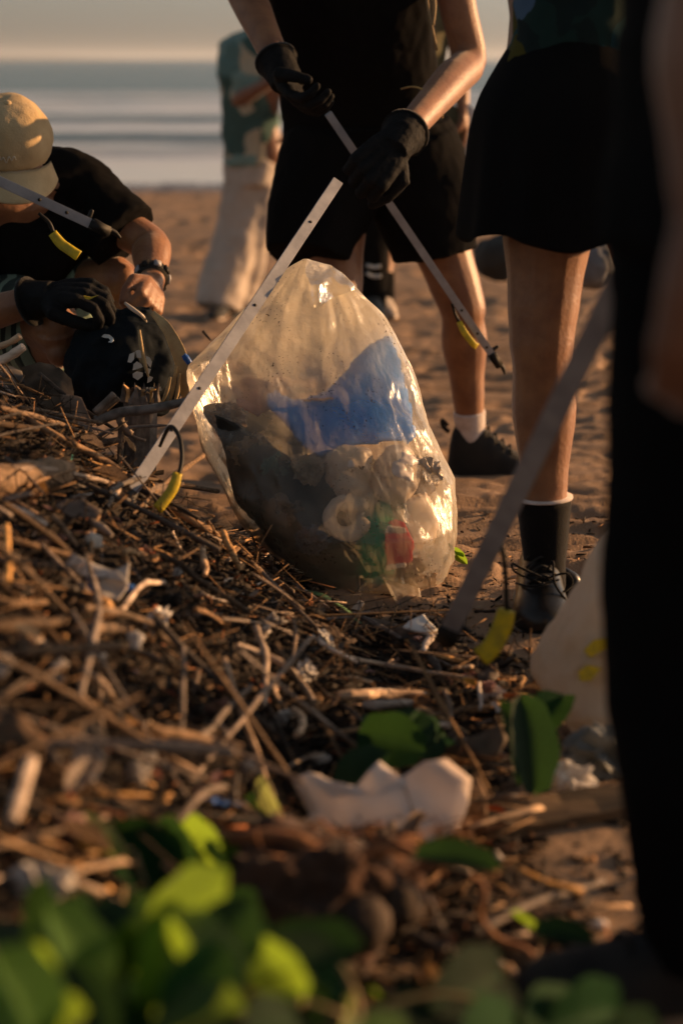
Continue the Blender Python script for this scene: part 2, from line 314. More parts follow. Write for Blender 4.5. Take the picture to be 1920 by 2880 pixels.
def filmmat(name, col, transp, transl, dirt=True):
    m, nt, b = nmat(name); N, L = nt.nodes, nt.links
    out = N['Material Output']
    tc = N.new('ShaderNodeTexCoord')
    def nz(s, d=4, st=None):
        n = N.new('ShaderNodeTexNoise'); n.inputs['Scale'].default_value = s; n.inputs['Detail'].default_value = d
        if st:
            mp = N.new('ShaderNodeMapping'); mp.inputs['Scale'].default_value = st; L.new(tc.outputs['Object'], mp.inputs[0]); L.new(mp.outputs[0], n.inputs['Vector'])
        else: L.new(tc.outputs['Object'], n.inputs['Vector'])
        return n
    tp = N.new('ShaderNodeBsdfTransparent'); tp.inputs[0].default_value = (.97, .93, .86, 1)
    tl = N.new('ShaderNodeBsdfTranslucent'); tl.inputs[0].default_value = (*col, 1)
    df = N.new('ShaderNodeBsdfDiffuse'); df.inputs[0].default_value = (*[c*.8 for c in col], 1)
    gl = N.new('ShaderNodeBsdfGlossy'); gl.inputs['Roughness'].default_value = .30; gl.inputs[0].default_value = (.95, .93, .9, 1)
    bp = N.new('ShaderNodeBump'); bp.inputs['Strength'].default_value = .9; bp.inputs['Distance'].default_value = .028
    rn = nz(7, 6, (1.3, 1.3, .45)); rn.noise_type = 'RIDGED_MULTIFRACTAL'; rn.inputs['Distortion'].default_value = .8; rn.normalize = True
    r2 = nz(26, 5, (1.2, 1.2, .5)); am = N.new('ShaderNodeMath'); am.operation = 'MULTIPLY_ADD'; am.inputs[1].default_value = .35; L.new(r2.outputs[0], am.inputs[0]); L.new(rn.outputs[0], am.inputs[2]); L.new(am.outputs[0], bp.inputs['Height'])
    for s in (tl, df, gl): L.new(bp.outputs[0], s.inputs['Normal'])
    m1 = N.new('ShaderNodeMixShader'); m1.inputs[0].default_value = transl; L.new(df.outputs[0], m1.inputs[1]); L.new(tl.outputs[0], m1.inputs[2])
    m2 = N.new('ShaderNodeMixShader'); L.new(m1.outputs[0], m2.inputs[1]); L.new(tp.outputs[0], m2.inputs[2])
    r = N.new('ShaderNodeMapRange'); r.inputs[1].default_value = .3; r.inputs[2].default_value = .7; r.inputs[3].default_value = -.12; r.inputs[4].default_value = .08
    L.new(nz(9, 5).outputs[0], r.inputs[0])
    sx_ = N.new('ShaderNodeSeparateXYZ'); L.new(tc.outputs['Object'], sx_.inputs[0]); hr = N.new('ShaderNodeMapRange'); hr.inputs[1].default_value = .37; hr.inputs[2].default_value = .50; hr.inputs[3].default_value = transp+.29; hr.inputs[4].default_value = transp-.28
    L.new(sx_.outputs[2], hr.inputs[0]); ad_ = N.new('ShaderNodeMath'); L.new(hr.outputs[0], ad_.inputs[0]); L.new(r.outputs[0], ad_.inputs[1]); L.new(ad_.outputs[0], m2.inputs[0])
    fr = N.new('ShaderNodeFresnel'); fr.inputs[0].default_value = 1.5; L.new(bp.outputs[0], fr.inputs['Normal'])
    fa = N.new('ShaderNodeMath'); fa.operation = 'MULTIPLY_ADD'; fa.inputs[1].default_value = .5; fa.inputs[2].default_value = .02; fa.use_clamp = True; L.new(fr.outputs[0], fa.inputs[0])
    m3 = N.new('ShaderNodeMixShader'); L.new(fa.outputs[0], m3.inputs[0]); L.new(m2.outputs[0], m3.inputs[1]); L.new(gl.outputs[0], m3.inputs[2])
    last = m3
    if dirt:
        dd = N.new('ShaderNodeBsdfDiffuse'); dd.inputs[0].default_value = (.05, .035, .022, 1)
        a = N.new('ShaderNodeMapRange'); a.inputs[1].default_value = .66; a.inputs[2].default_value = .70; L.new(nz(190, 1).outputs[0], a.inputs[0])
        c = N.new('ShaderNodeMapRange'); c.inputs[1].default_value = .50; c.inputs[2].default_value = .66; L.new(nz(11, 3).outputs[0], c.inputs[0])
        mm = N.new('ShaderNodeMath'); mm.operation = 'MULTIPLY'; L.new(a.outputs[0], mm.inputs[0]); L.new(c.outputs[0], mm.inputs[1])
        m4 = N.new('ShaderNodeMixShader'); L.new(mm.outputs[0], m4.inputs[0]); L.new(m3.outputs[0], m4.inputs[1]); L.new(dd.outputs[0], m4.inputs[2]); last = m4
    L.new(last.outputs[0], out.inputs[0]); return m
M['film'] = filmmat('cloudy_bag_film', (1.0, .92, .76), .50, .78)
M['clear_film'] = mat('dull_clear_film', (.24, .26, .27), .55, (.12, .13, .13), 18, .4, 60, trans=.4)
def printmat(name, cols, scale, seed=0):
    m, nt, b = nmat(name); N, L = nt.nodes, nt.links; b.inputs['Roughness'].default_value = .9; b.inputs['Specular IOR Level'].default_value = .1
    tc = N.new('ShaderNodeTexCoord'); mp = N.new('ShaderNodeMapping'); mp.inputs['Location'].default_value = (seed, seed*.7, seed*.3); L.new(tc.outputs['Object'], mp.inputs[0])
    dn = N.new('ShaderNodeTexNoise'); dn.inputs['Scale'].default_value = scale*.8; L.new(mp.outputs[0], dn.inputs['Vector'])
    ad = N.new('ShaderNodeMix'); ad.data_type = 'RGBA'; ad.inputs[0].default_value = .12; L.new(mp.outputs[0], ad.inputs[6]); L.new(dn.outputs[1], ad.inputs[7])
    vo = N.new('ShaderNodeTexVoronoi'); vo.inputs['Scale'].default_value = scale; L.new(ad.outputs[2], vo.inputs['Vector'])
    sp = N.new('ShaderNodeSeparateColor'); L.new(vo.outputs['Color'], sp.inputs[0])
    cr = N.new('ShaderNodeValToRGB'); cr.color_ramp.interpolation = 'CONSTANT'
    while len(cr.color_ramp.elements) < len(cols): cr.color_ramp.elements.new(.5)
    for i, c in enumerate(cols): cr.color_ramp.elements[i].position = i/len(cols); cr.color_ramp.elements[i].color = (*c, 1)
    L.new(sp.outputs[0], cr.inputs[0]); L.new(cr.outputs[0], b.inputs['Base Color']); return m
M['aloha'] = printmat('floral_shirt_print', [(.10, .17, .16), (.30, .26, .19), (.05, .09, .08), (.16, .24, .22), (.38, .33, .24)], 9)
M['multi'] = printmat('bright_geometric_print', [(.008, .015, .015), (.01, .025, .022), (.20, .025, .008), (.012, .05, .06), (.06, .10, .16), (.06, .05, .008)], 17, 3)
M['bottle_white'] = mat('milky_bottle_plastic', (.80, .72, .66), .35, (.6, .53, .47), 10, .2, 40, trans=.3)
M['bottle_green'] = mat('green_bottle_plastic', (.015, .38, .22), .3, (.01, .28, .16), 10, trans=.3)
M['blue_pad'] = mat('blue_embossed_packaging', (.06, .28, .85), .5, (.05, .22, .72), 10, .8, 60, trans=.15)
M['trash_dark'] = mat('dark_mixed_rubbish', (.05, .042, .03), .7, (.008, .011, .010), 9, .8, 30)
M['pink'] = mat('pink_red_label', (.62, .05, .07), .5, (.5, .035, .05), 20); M['label_white'] = mat('white_label', (.7, .68, .65), .5); M['ink'] = mat('black_ink', (.02, .02, .02), .6)
M['pink_bit'] = mat('pale_pink_wrapper', (.5, .30, .26), .5, trans=.3)
M['yellow_leaf'] = mat('yellow_leaf', (.50, .27, .03), .6, (.36, .16, .02), 40, .4, trans=.3)
def debrismat():
    m, nt, b = nmat('fine_debris'); N, L = nt.nodes, nt.links; b.inputs['Roughness'].default_value = .8; b.inputs['Specular IOR Level'].default_value = .25
    a = N.new('ShaderNodeAttribute'); a.attribute_name = 'tone'; cr = N.new('ShaderNodeValToRGB'); L.new(a.outputs['Fac'], cr.inputs[0]); e = cr.color_ramp.elements
    for p, c in [(0, (.018, .013, .010)), (.35, (.014, .010, .008)), (.62, (.045, .027, .017)), (.82, (.45, .26, .12)), (.90, (.34, .10, .035)), (1, (.55, .46, .36))]:
        x = e.new(p) if p not in (0, 1) else e[0 if p == 0 else len(e)-1]; x.color = (*c, 1)
    L.new(cr.outputs[0], b.inputs['Base Color'])
    tr = N.new('ShaderNodeBsdfTranslucent'); L.new(cr.outputs[0], tr.inputs[0]); ms = N.new('ShaderNodeMixShader'); ms.inputs[0].default_value = .15
    L.new(b.outputs[0], ms.inputs[1]); L.new(tr.outputs[0], ms.inputs[2]); L.new(ms.outputs[0], N['Material Output'].inputs[0]); return m
M['fine'] = debrismat()

# ------------------------------------------------------------------ ground, sea, hills
def gridmesh(name, X, Y, Z, m, attrs=None):
    r, c = X.shape; co = np.stack([X, Y, Z], -1).reshape(-1, 3).astype(np.float32)
    i = np.arange(r*c).reshape(r, c); f = np.stack([i[:-1, :-1], i[:-1, 1:], i[1:, 1:], i[1:, :-1]], -1).reshape(-1, 4)
    me = bpy.data.meshes.new(name); me.vertices.add(len(co)); me.vertices.foreach_set('co', co.ravel())
    me.loops.add(f.size); me.loops.foreach_set('vertex_index', f.ravel().astype(np.int32)); me.polygons.add(len(f))
    me.polygons.foreach_set('loop_start', np.arange(0, f.size, 4, dtype=np.int32)); me.polygons.foreach_set('use_smooth', np.ones(len(f), bool))
    me.update(calc_edges=True)
    for k, a in (attrs or {}).items():
        at_ = me.attributes.new(k, 'FLOAT', 'POINT'); at_.data.foreach_set('value', a.ravel().astype(np.float32))
    return link(name, me, m)
rows = [-300, -100, -40, -15, -6, -3, -1.5, -.7, -.2, .1, .3]
y = .42
while y < 26: rows.append(y); y *= 1.0056
rows += [28, 32, 40, 60, 90]
rows = np.array(rows)
cc = np.linspace(-1, 1, 330); cols = np.concatenate([[-400, -80, -20, -6, -3, -2, -1.4, -1.15], cc, [1.15, 1.4, 2, 3, 6, 20, 80, 400]])
W = .35+.235*np.clip(rows, .3, 30)
Xg = cols[None, :]*W[:, None]; Yg = np.repeat(rows[:, None], len(cols), 1); Zg = ground(Xg, Yg)
wet = nsm((Yg-21+fbm(Xg*.3, Yg*.3, 3, 9)*2)/2.5)
rep(gridmesh('sand', Xg, Yg, Zg, M['sand'], {'pile': pile_shade_mask(Xg, Yg)*.97, 'wet': wet}), kind='structure')
rows = list(np.linspace(21.5, 90, 420))+list(np.geomspace(91, 9000, 60)); rows = np.array(rows)
cols = np.concatenate([[-2.2, -1.6, -1.2], np.linspace(-1, 1, 90), [1.2, 1.6, 2.2]])
Xg = cols[None, :]*(2+rows*.25)[:, None]; Yg = np.repeat(rows[:, None], len(cols), 1)
wob = Yg+(fbm(Xg*.12, Yg*.05, 3, 61)-.5)*5
def crest(c, w, a): return a*np.exp(-((wob-c)/w)**2)
Zg = -.55+crest(29.5, .9, .14)+crest(35, 1.2, .20)+crest(44, 1.6, .25)+crest(57, 2.2, .28)+crest(71, 3, .3)+(fbm(Xg*.5, Yg*1.2, 3, 71)-.45)*.05
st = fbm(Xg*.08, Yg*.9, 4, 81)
foam = (nsm((27.6-wob)/1.2)*.95+nsm((78-wob)/14)*nsm((st-.28)/.2)*.9)  # foam, plus the wet sky sheen of the swash put in as pale colour
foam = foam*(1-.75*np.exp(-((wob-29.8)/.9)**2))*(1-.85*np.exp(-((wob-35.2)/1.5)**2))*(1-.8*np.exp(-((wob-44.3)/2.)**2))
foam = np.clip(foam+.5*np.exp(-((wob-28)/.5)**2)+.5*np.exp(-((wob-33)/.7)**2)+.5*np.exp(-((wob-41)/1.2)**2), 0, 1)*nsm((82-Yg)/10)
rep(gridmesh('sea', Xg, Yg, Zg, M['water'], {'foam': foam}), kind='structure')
def hills():
    xs = np.linspace(-3200, 900, 160); ys = np.linspace(3300, 4500, 14)
    X, Y = np.meshgrid(xs, ys); h = 11*nsm((-X-330)/500)*(.55+.9*fbm(X*.004, Y*.003, 4, 3))+1*nsm((-X+200)/500)
    Z = -3+h*np.sin(np.clip((Y-3300)/1200, 0, 1)*PI)
    rep(gridmesh('hills', X, Y, Z, M['hill']), kind='structure')
hills()
HAZE = True
def haze():
    bm = bmesh.new(); box(bm, (0, 4500, 8), 12400, 10400, 28.0); o = obj('haze', bm, smooth=False)
    m = bpy.data.materials.new('sea_haze'); m.use_nodes = True; N = m.node_tree.nodes; N.remove(N['Principled BSDF'])
    v = N.new('ShaderNodeVolumePrincipled'); v.inputs['Color'].default_value = (.72, .80, .90, 1); v.inputs['Density'].default_value = .00025; v.inputs['Anisotropy'].default_value = .2
    m.node_tree.links.new(v.outputs[0], N['Material Output'].inputs['Volume']); o.data.materials.append(m); rep(o, kind='stuff')

if HAZE: haze()
# ------------------------------------------------------------------ people
def hand(bm, W0, D, N, side, curl=(40, 45, 30), k=1.0, thumbcurl=.5, spread=.0):
    D = D.normalized(); N = (N-D*N.dot(D)).normalized(); Lx = D.cross(N)*side
    offs = [-.030, -.0105, .0105, .030]; lens = [.060, .074, .080, .070]     # little .. index
    for i, (o, ln) in enumerate(zip(offs, lens)):
        a = W0+Lx*o*.55*k; b = W0+D*.088*k*(1-.06*abs(i-2))+Lx*o*k
        tube(bm, [a, (a+b)/2-N*.003*k, b], [.0155*k, .0155*k, .0125*k], 10, round_=True)
        d = (D+Lx*o*spread*10).normalized(); p = b; pts = [p]; rad = [.0105*k]; ang = 0
        for fr, cu, rr in zip((.45, .31, .24), curl, (.0098, .0088, .0072)):
            ang += R(cu); dd = d*math.cos(ang)+N*math.sin(ang); p = p+dd*ln*fr*k; pts.append(p); rad.append(rr*k)
        tube(bm, pts, rad, 10, round_=True)
    a = W0+D*.02*k+Lx*.018*k; p1 = a+(D*.6+Lx*.75+N*.2).normalized()*.042*k; p2 = p1+(D*.85+Lx*(.5-thumbcurl)+N*thumbcurl).normalized()*.034*k; p3 = p2+(D*.8-Lx*thumbcurl*.7+N*thumbcurl).normalized()*.028*k
    tube(bm, [a, p1, p2, p3], [.016*k, .0135*k, .0115*k, .0095*k], 10, round_=True)
def limb(bm, pts, rad, k=4): stube(bm, pts, rad, 16, k=k, round_=True)
def mix_(a, b, t): return a+(b-a)*t
def person(name, label, J, skin='skin', k=1.0, vox=.005, hands=(None, None), base=None, face=Vector((0, -1, 0)), group=None, leg=1.0, arm=1.0, hair=True, hairlen=0):
    t = thing(name, label, 'person', base or (J['pelvis'].x, J['pelvis'].y, gz(J['pelvis'].x, J['pelvis'].y)), group)
    bm = bmesh.new(); up = (J['neck']-J['pelvis']).normalized(); lat = (J['sh'][1]-J['sh'][0]).normalized()
    P, Cc, Nk, H = J['pelvis'], J['chest'], J['neck'], J['head']
    fr = lat.cross(up)
    stube(bm, [P-up*.05, P, mix_(P, Cc, .5), Cc, mix_(Cc, Nk, .75), Nk], [(.09*k, .13*k), (.105*k, .155*k), (.095*k, .125*k), (.11*k, .16*k), (.085*k, .13*k), (.055*k, .06*k)], 20, up=fr, round_=True)
    limb(bm, [Nk-(H-Nk)*.3, mix_(Nk, H, .5), H], [.058*k, .052*k, .05*k])
    for s in (0, 1):
        sh, el, wr = J['sh'][s], J['el'][s], J['wr'][s]; a = arm*k
        limb(bm, [mix_(Nk, sh, .4), sh, mix_(sh, el, .35), mix_(sh, el, .75), el, mix_(el, wr, .25), mix_(el, wr, .7), wr], [.055*k, .058*a, .050*a, .042*a, .040*a, .042*a, .033*a, .026*a], 3)
        hp, kn, an = J['hip'][s], J['kn'][s], J['an'][s]; l = leg*k
        back = ((hp-kn).normalized()+(an-kn).normalized())
        back = (back.normalized() if back.length > .15 else face.normalized()*-1)*.012
        back = -back if (hp-kn).normalized().dot((an-kn).normalized()) > -.9 and False else back
        limb(bm, [hp+up*.03, mix_(hp, kn, .3), mix_(hp, kn, .75), kn, mix_(kn, an, .12), mix_(kn, an, .32)-face.normalized()*.012, mix_(kn, an, .65)-face.normalized()*.004, an],
             [.092*k, .082*l, .063*l, .056*l, .051*l, .056*l, .041*l, .031*l])
        kb = ((hp-kn).normalized()+(an-kn).normalized()); fk = (face-V((0, 0, face.z))).normalized(); ball(bm, kn+fk*.018*k, .040*l, .036*l, .045*l, None, 14); ball(bm, kn+fk*.02*k-V((0, 0, .055*k)), .028*l, .028*l, .03*l, None, 12)
        ft = J['toe'][s]; limb(bm, [an-Vector((0, 0, .02)), mix_(an, ft, .35)-Vector((0, 0, .035)), mix_(an, ft, .65)-Vector((0, 0, .03))], [.030*k, .024*k, .016*k])
        if hands[s]: hh = hands[s]; hand(bm, wr, hh['D'], hh['N'], hh.get('side', 1), hh.get('curl', (40, 45, 30)), k, hh.get('thumb', .5))
    k = J.get('hk', k); f = face.normalized(); hu = (H-Nk).normalized(); hu = J.get('hup', hu); f = (f-hu*f.dot(hu)).normalized(); rt = f.cross(hu)
    Rm = Matrix((rt, f, hu)).transposed()
    ball(bm, H+hu*.03*k, .076*k, .095*k, .092*k, Rm, 24); ball(bm, H-hu*.035*k+f*.018*k, .058*k, .068*k, .068*k, Rm, 20); ball(bm, H-hu*.085*k+f*.055*k, .026*k, .026*k, .022*k, Rm)
    tube(bm, [H+hu*.015*k+f*.088*k, H-hu*.012*k+f*.104*k, H-hu*.026*k+f*.108*k], [.009*k, .012*k, .015*k], 10, round_=True)
    for s in (-1, 1):
        ball(bm, H-hu*.005*k+rt*s*.077*k, .010*k, .020*k, .032*k, Rm, 12); ball(bm, H+hu*.03*k+f*.082*k+rt*s*.03*k, .02*k, .010*k, .008*k, Rm, 10)
    body = obj('body', bm, M[skin], t); remesh(body, vox, 4)
    for s in (-1, 1):
        b2 = bmesh.new(); ball(b2, H+hu*.008*k+f*.079*k+rt*s*.031*k, .012*k, .010*k, .009*k, Rm, 12); e = obj('eye', b2, M['eye'], t)
        b2 = bmesh.new(); ball(b2, H+hu*.007*k+f*.0875*k+rt*s*.031*k, .0055*k, .003*k, .0055*k, Rm, 10); obj('iris', b2, M['iris'], e)
    b2 = bmesh.new(); tube(b2, [H-hu*.05*k+f*.079*k-rt*.022*k, H-hu*.048*k+f*.088*k, H-hu*.05*k+f*.079*k+rt*.022*k], [.003*k, .006*k, .003*k], 8, round_=True); obj('mouth', b2, M['lip'], t)
    if hair:
        b2 = bmesh.new()
        if hair != 'cap': ball(b2, H+hu*.042*k-f*.012*k, .086*k, .098*k, .092*k, Rm, 24)
        ball(b2, H-hu*.02*k-f*.035*k, .08*k, .068*k, .08*k, Rm, 20)
        if hairlen: stube(b2, [H-f*.06*k, H-f*.09*k-hu*.12, H-f*.08*k-hu*.12-Vector((0, 0, hairlen))], [.06*k, .055*k, .02*k], 12, round_=True)
        remesh(obj('hair', b2, M['hair'], t), .006, 3, [(.02, .006)])
    return t
def cloth(name, parent, shapes, m, vox=.007, disp=((.09, .014), (.025, .004)), label=None, sm_=3):
    """shapes: list of (pts, radii, up)"""
    bm = bmesh.new()
    for s in shapes:
        pts, rad = s[0], s[1]; up = s[2] if len(s) > 2 else None
        stube(bm, pts, rad, 28, up=up, k=4)
    o = obj(name, bm, m, parent); remesh(o, vox, sm_, disp)
    if label: o['label'] = label
    return o
def shoe(parent, heel, toe, h=.07, w=.042, m='shoe', laces=True, sole='sole', solev=.012):
    d = (toe-heel); ln = d.length; d = d.normalized(); up0 = Vector((0, 0, 1)); lat = d.cross(up0).normalized(); up = lat.cross(d).normalized()
    bm = bmesh.new(); rings = []; n = 24
    prof = [(-.03, .3, .55), (0, .72, 1.0), (.12, .82, 1.05), (.3, .82, .98), (.45, .86, .78), (.6, .97, .60), (.75, 1.05, .5), (.88, .95, .42), (.97, .66, .33), (1.02, .28, .2)]
    for a, ww, hh in prof:
        c = heel+d*ln*a
        rings.append([c+lat*math.cos(q)*w*ww*(1 if math.sin(q) > 0 else 1.02)+up*(max(0, math.sin(q))**.75*h*hh) for q in [2*PI*j/n for j in range(n)]])
    ringloft(bm, rings); o = obj('shoe', bm, M[m], parent); o.modifiers.new('s', 'SUBSURF').levels = 1; o.modifiers['s'].render_levels = 1
    b = bmesh.new(); rings = []
    for a, ww, hh in prof:
        c = heel+d*ln*a-up*solev
        rings.append([c+lat*math.cos(q)*w*(ww*1.06+.03)+up*((1 if math.sin(q) > 0 else -1)*solev*.95*min(1, abs(math.sin(q))*3)) for q in [2*PI*j/n for j in range(n)]])
    ringloft(b, rings); obj('sole', b, M[sole], o)
    if laces:
        for a in (.34, .42, .5, .58):
            b = bmesh.new(); c = heel+d*ln*a; hh = np.interp(a, [p[0] for p in prof], [p[2] for p in prof])*h
            stube(b, [c-lat*w*.5+up*hh*.85, c+up*(hh+.006)+d*.006, c+lat*w*.5+up*hh*.85+d*.012], [.0028]*3, 6); obj('lace', b, M['black_rubber'], o)
    return o, d, lat, up
V = Vector
# --- standing man who holds two litter pickers
A = dict(pelvis=at(1045, 400, 4.62), chest=at(985, -10, 4.5), neck=at(965, -420, 4.38), head=at(960, -590, 4.3),
         sh=(at(740, -330, 4.45), at(1215, -330, 4.45)), el=(at(668, -70, 4.38), at(1318, 170, 4.38)), wr=(at(797, 215, 4.15), at(1116, 400, 3.92)),
         hip=(at(930, 480, 4.62), at(1170, 480, 4.62)), kn=(at(950, 850, 4.45), at(1298, 860, 4.58)), an=(at(930, 1200, 4.5), at(1322, 1205, 4.62)), toe=(at(890, 1350, 4.3), at(1470, 1330, 4.6)))
tA = person('person', 'man in black shirt and shorts bending over the rubbish bag with two litter pickers', A, 'skin', 1.0, .005, face=V((0, -.8, -.6)), leg=1.08, arm=1.06)
cloth('shirt', tA, [([at(1035, 470, 4.62), at(1010, 250, 4.58), at(985, 0, 4.5), at(975, -250, 4.42), at(965, -400, 4.38)], [(.13, .215), (.125, .20), (.13, .205), (.12, .20), (.07, .08)], V((0, -1, 0))),
      ([mix_(A['neck'], A['sh'][0], .5), A['sh'][0], mix_(A['sh'][0], A['el'][0], .6)], [.075, .078, .07]), ([mix_(A['neck'], A['sh'][1], .5), A['sh'][1], mix_(A['sh'][1], A['el'][1], .42)], [.075, .078, .07])], M['black_cloth'])
cloth('shorts', tA, [([at(1045, 330, 4.6), at(1045, 480, 4.62)], [(.14, .20), (.15, .235)], V((0, -1, 0))),
      ([at(960, 430, 4.58), at(905, 560, 4.54), at(868, 728, 4.48)], [(.13, .15), (.125, .135), (.12, .108)], V((0, -1, 0))),
      ([at(1130, 430, 4.6), at(1190, 560, 4.6), at(1222, 716, 4.6)], [(.13, .15), (.125, .135), (.12, .110)], V((0, -1, 0)))], M['black_cloth'])
def glove(parent, W0, el, D, N, side, curl, k=1.12, cuff=.055, vox=.0032, thumb=.6, label=None):
    bm = bmesh.new(); hand(bm, W0, D, N, side, curl, k, thumb)
    e = (el-W0).normalized(); tube(bm, [W0+e*cuff, W0+e*.02, W0+D.normalized()*.03], [(.040*k, .040*k), (.034*k, .034*k), (.026*k, .034*k)], 18)
    o = obj('glove', bm, M['black_glove'], parent); remesh(o, vox, 2, [(.012, .003)])
    b = bmesh.new(); tube(b, [W0+e*(cuff+.004), W0+e*(cuff-.006)], [.0415*k, .042*k], 24); obj('cuff_band', b, M['black_knit'], o)
    if label: o['label'] = label
    return o
P2a, P2b = at(922, 318, 4.02), at(1384, 1000, 4.16); P1a, P1b = at(948, 512, 3.72), at(362, 1392, 2.91)
glove(tA, A['wr'][0], A['el'][0], at(880, 345, 4.02)-A['wr'][0], V((.75, -.25, .5)), 1, (25, 45, 30), 1.2)
glove(tA, A['wr'][1], A['el'][1], at(1005, 520, 3.84)-A['wr'][1], V((-.25, .85, -.45)), 1, (68, 80, 50), 1.3)
b = bmesh.new(); stube(b, [at(1128, 250, 4.2), at(1165, 244, 4.14), at(1205, 262, 4.12), at(1238, 300, 4.15), at(1243, 330, 4.2)], [.0022]*5, 6); obj('bracelet', b, M['gold'], tA)
b = bmesh.new(); stube(b, [at(1195, -60, 4.3), at(1203, 20, 4.3), at(1215, 80, 4.3), at(1228, 140, 4.33)], [.003]*4, 6); stube(b, [at(1210, -60, 4.3), at(1222, 10, 4.3), at(1216, 70, 4.3)], [.004]*3, 6); obj('strap_cord', b, M['cord'], tA)
def sock(parent, an, kn, frac, m, r0=.036, r1=.045, band=None):
    b = bmesh.new(); top = mix_(an, kn, frac); stube(b, [an-V((0, 0, .05)), an, mix_(an, top, .5), top], [r0*1.05, r0, (r0+r1)/2, r1], 20, k=3); o = obj('sock', b, M[m], parent)
    o.modifiers.new('s', 'SUBSURF').render_levels = 1
    if band:
        b = bmesh.new(); d = (kn-an).normalized(); tube(b, [top-d*.0015, top+d*.0015], [r1*1.012, r1*1.012], 32); obj('sock_band', b, M[band], o)
sock(tA, A['an'][1], A['kn'][1], .15, 'white_sock', .040, .044); sock(tA, A['an'][0], A['kn'][0], .12, 'white_sock', .043, .047)
o, d, la, up = shoe(tA, at(1262, 1335, 4.62), at(1530, 1360, 4.60), .145, .056); 
b = bmesh.new(); stube(b, [at(1262, 1215, 4.62), at(1246, 1200, 4.62), at(1243, 1182, 4.62), at(1258, 1196, 4.61)], [.006, .006, .006, .005], 8); obj('heel_tab', b, M['shoe'], o)
x0 = at(930, 1260, 4.52); shoe(tA, V((x0.x, 4.58, gz(x0.x, 4.58)+.03)), V((x0.x-.08, 4.33, gz(x0.x-.08, 4.33)+.03)), .11, .05)

def picker(label, a, b, width=.021, thick=.013, jaw=None, cable=None, handle=None, tip=True, upv=V((0, 0, 1)), holes=(), jawr=.008, group='litter pickers with yellow rubber jaws'):
    t = thing('litter_picker', label, 'litter picker', b, group); d = (b-a).normalized(); s = (upv-d*upv.dot(d)).normalized(); l = d.cross(s)
    toC = (V((0, 0, CAMZ))-(a+b)/2); s = (toC-d*toC.dot(d)).normalized(); l = d.cross(s)
    Rm = Matrix((d, l, s)).transposed(); bm = bmesh.new(); box(bm, (a+b)/2, (b-a).length, width, thick, Rm, .0012); obj('shaft', bm, M['alu'], t, False)
    for f in holes:
        bm = bmesh.new(); p = mix_(a, b, f)+s*(thick/2); tube(bm, [p-s*.001, p+s*.0012], [.0032, .0032], 12); obj('rivet', bm, M['black_rubber'], t)
    if tip:
        bm = bmesh.new(); box(bm, b+d*.012, .045, width*1.15, thick*1.3, Rm, .003); tube(bm, [b-l*width*.4+d*.0, b+d*.045-l*width*.2, b+d*.055], [.005, .005, .003], 8, round_=True)
        tube(bm, [b-d*.012-l*width*.4, b-d*.012-l*(width*.4+.014)], [.005, .004], 10, round_=True); obj('claw', bm, M['black_rubber'], t)
    if jaw:
        bm = bmesh.new(); rr = [(jawr*.35, jawr*.95)]+[(jawr*.36, jawr*1.1)]*(len(jaw)-2)+[(jawr*.2, jawr*1.15)]
        stube(bm, jaw, rr, 12, up=s, k=4); o = obj('jaw', bm, M['yellow'], t)
    if cable:
        bm = bmesh.new(); stube(bm, cable, [.003]+[.0038]*(len(cable)-1), 8, k=5); obj('jaw_arm', bm, M['black_rubber'], t)
    if handle: 
        bm = bmesh.new(); stube(bm, handle, [.013]*len(handle), 10, round_=True); obj('grip', bm, M['black_rubber'], t)
    return t
picker('long litter picker slanting across the bag with its yellow jaw in the debris', P1a, P1b, .0235, .014, jaw=[at(500, 1330, 2.88), at(488, 1370, 2.87), at(465, 1405, 2.86), at(443, 1432, 2.85)],
       cable=[at(450, 1255, 2.99), at(478, 1200, 2.96), at(505, 1230, 2.93), at(512, 1290, 2.9), at(503, 1335, 2.88)], holes=(.16, .45, .71, .83, .96), jawr=.0085)
picker('litter picker in the man\'s hands pointing down in front of his bare shin', P2a, P2b, .0175, .012, jaw=[at(1290, 905, 4.13), at(1305, 935, 4.12), at(1328, 965, 4.12), at(1340, 975, 4.13)],
       cable=[at(1270, 855, 4.13), at(1280, 885, 4.14), at(1292, 908, 4.14)], holes=(.8, .9, .96), jawr=.007)
picker('litter picker reaching in from the left in front of the beige cap', at(-260, 388, 3.2), at(262, 632, 3.3), .0185, .014, jaw=[at(148, 655, 3.3), at(172, 685, 3.3), at(200, 705, 3.3), at(222, 720, 3.3)],
       cable=[at(110, 600, 3.31), at(138, 625, 3.31), at(150, 652, 3.31)], holes=(.7, .85), jawr=.009, handle=[at(-260, 388, 3.2), at(-330, 400, 3.2), at(-350, 470, 3.2)])
picker('blurred litter picker held at the right in front of the bare leg', at(1825, 615, 1.80), at(1268, 1765, 2.36), .027, .02, jaw=[at(1425, 1715, 2.38), at(1412, 1760, 2.38), at(1385, 1815, 2.38), at(1350, 1850, 2.38)],
       cable=[at(1360, 1560, 2.34), at(1385, 1480, 2.34), at(1415, 1560, 2.36), at(1425, 1720, 2.38)], holes=(), jawr=.013)

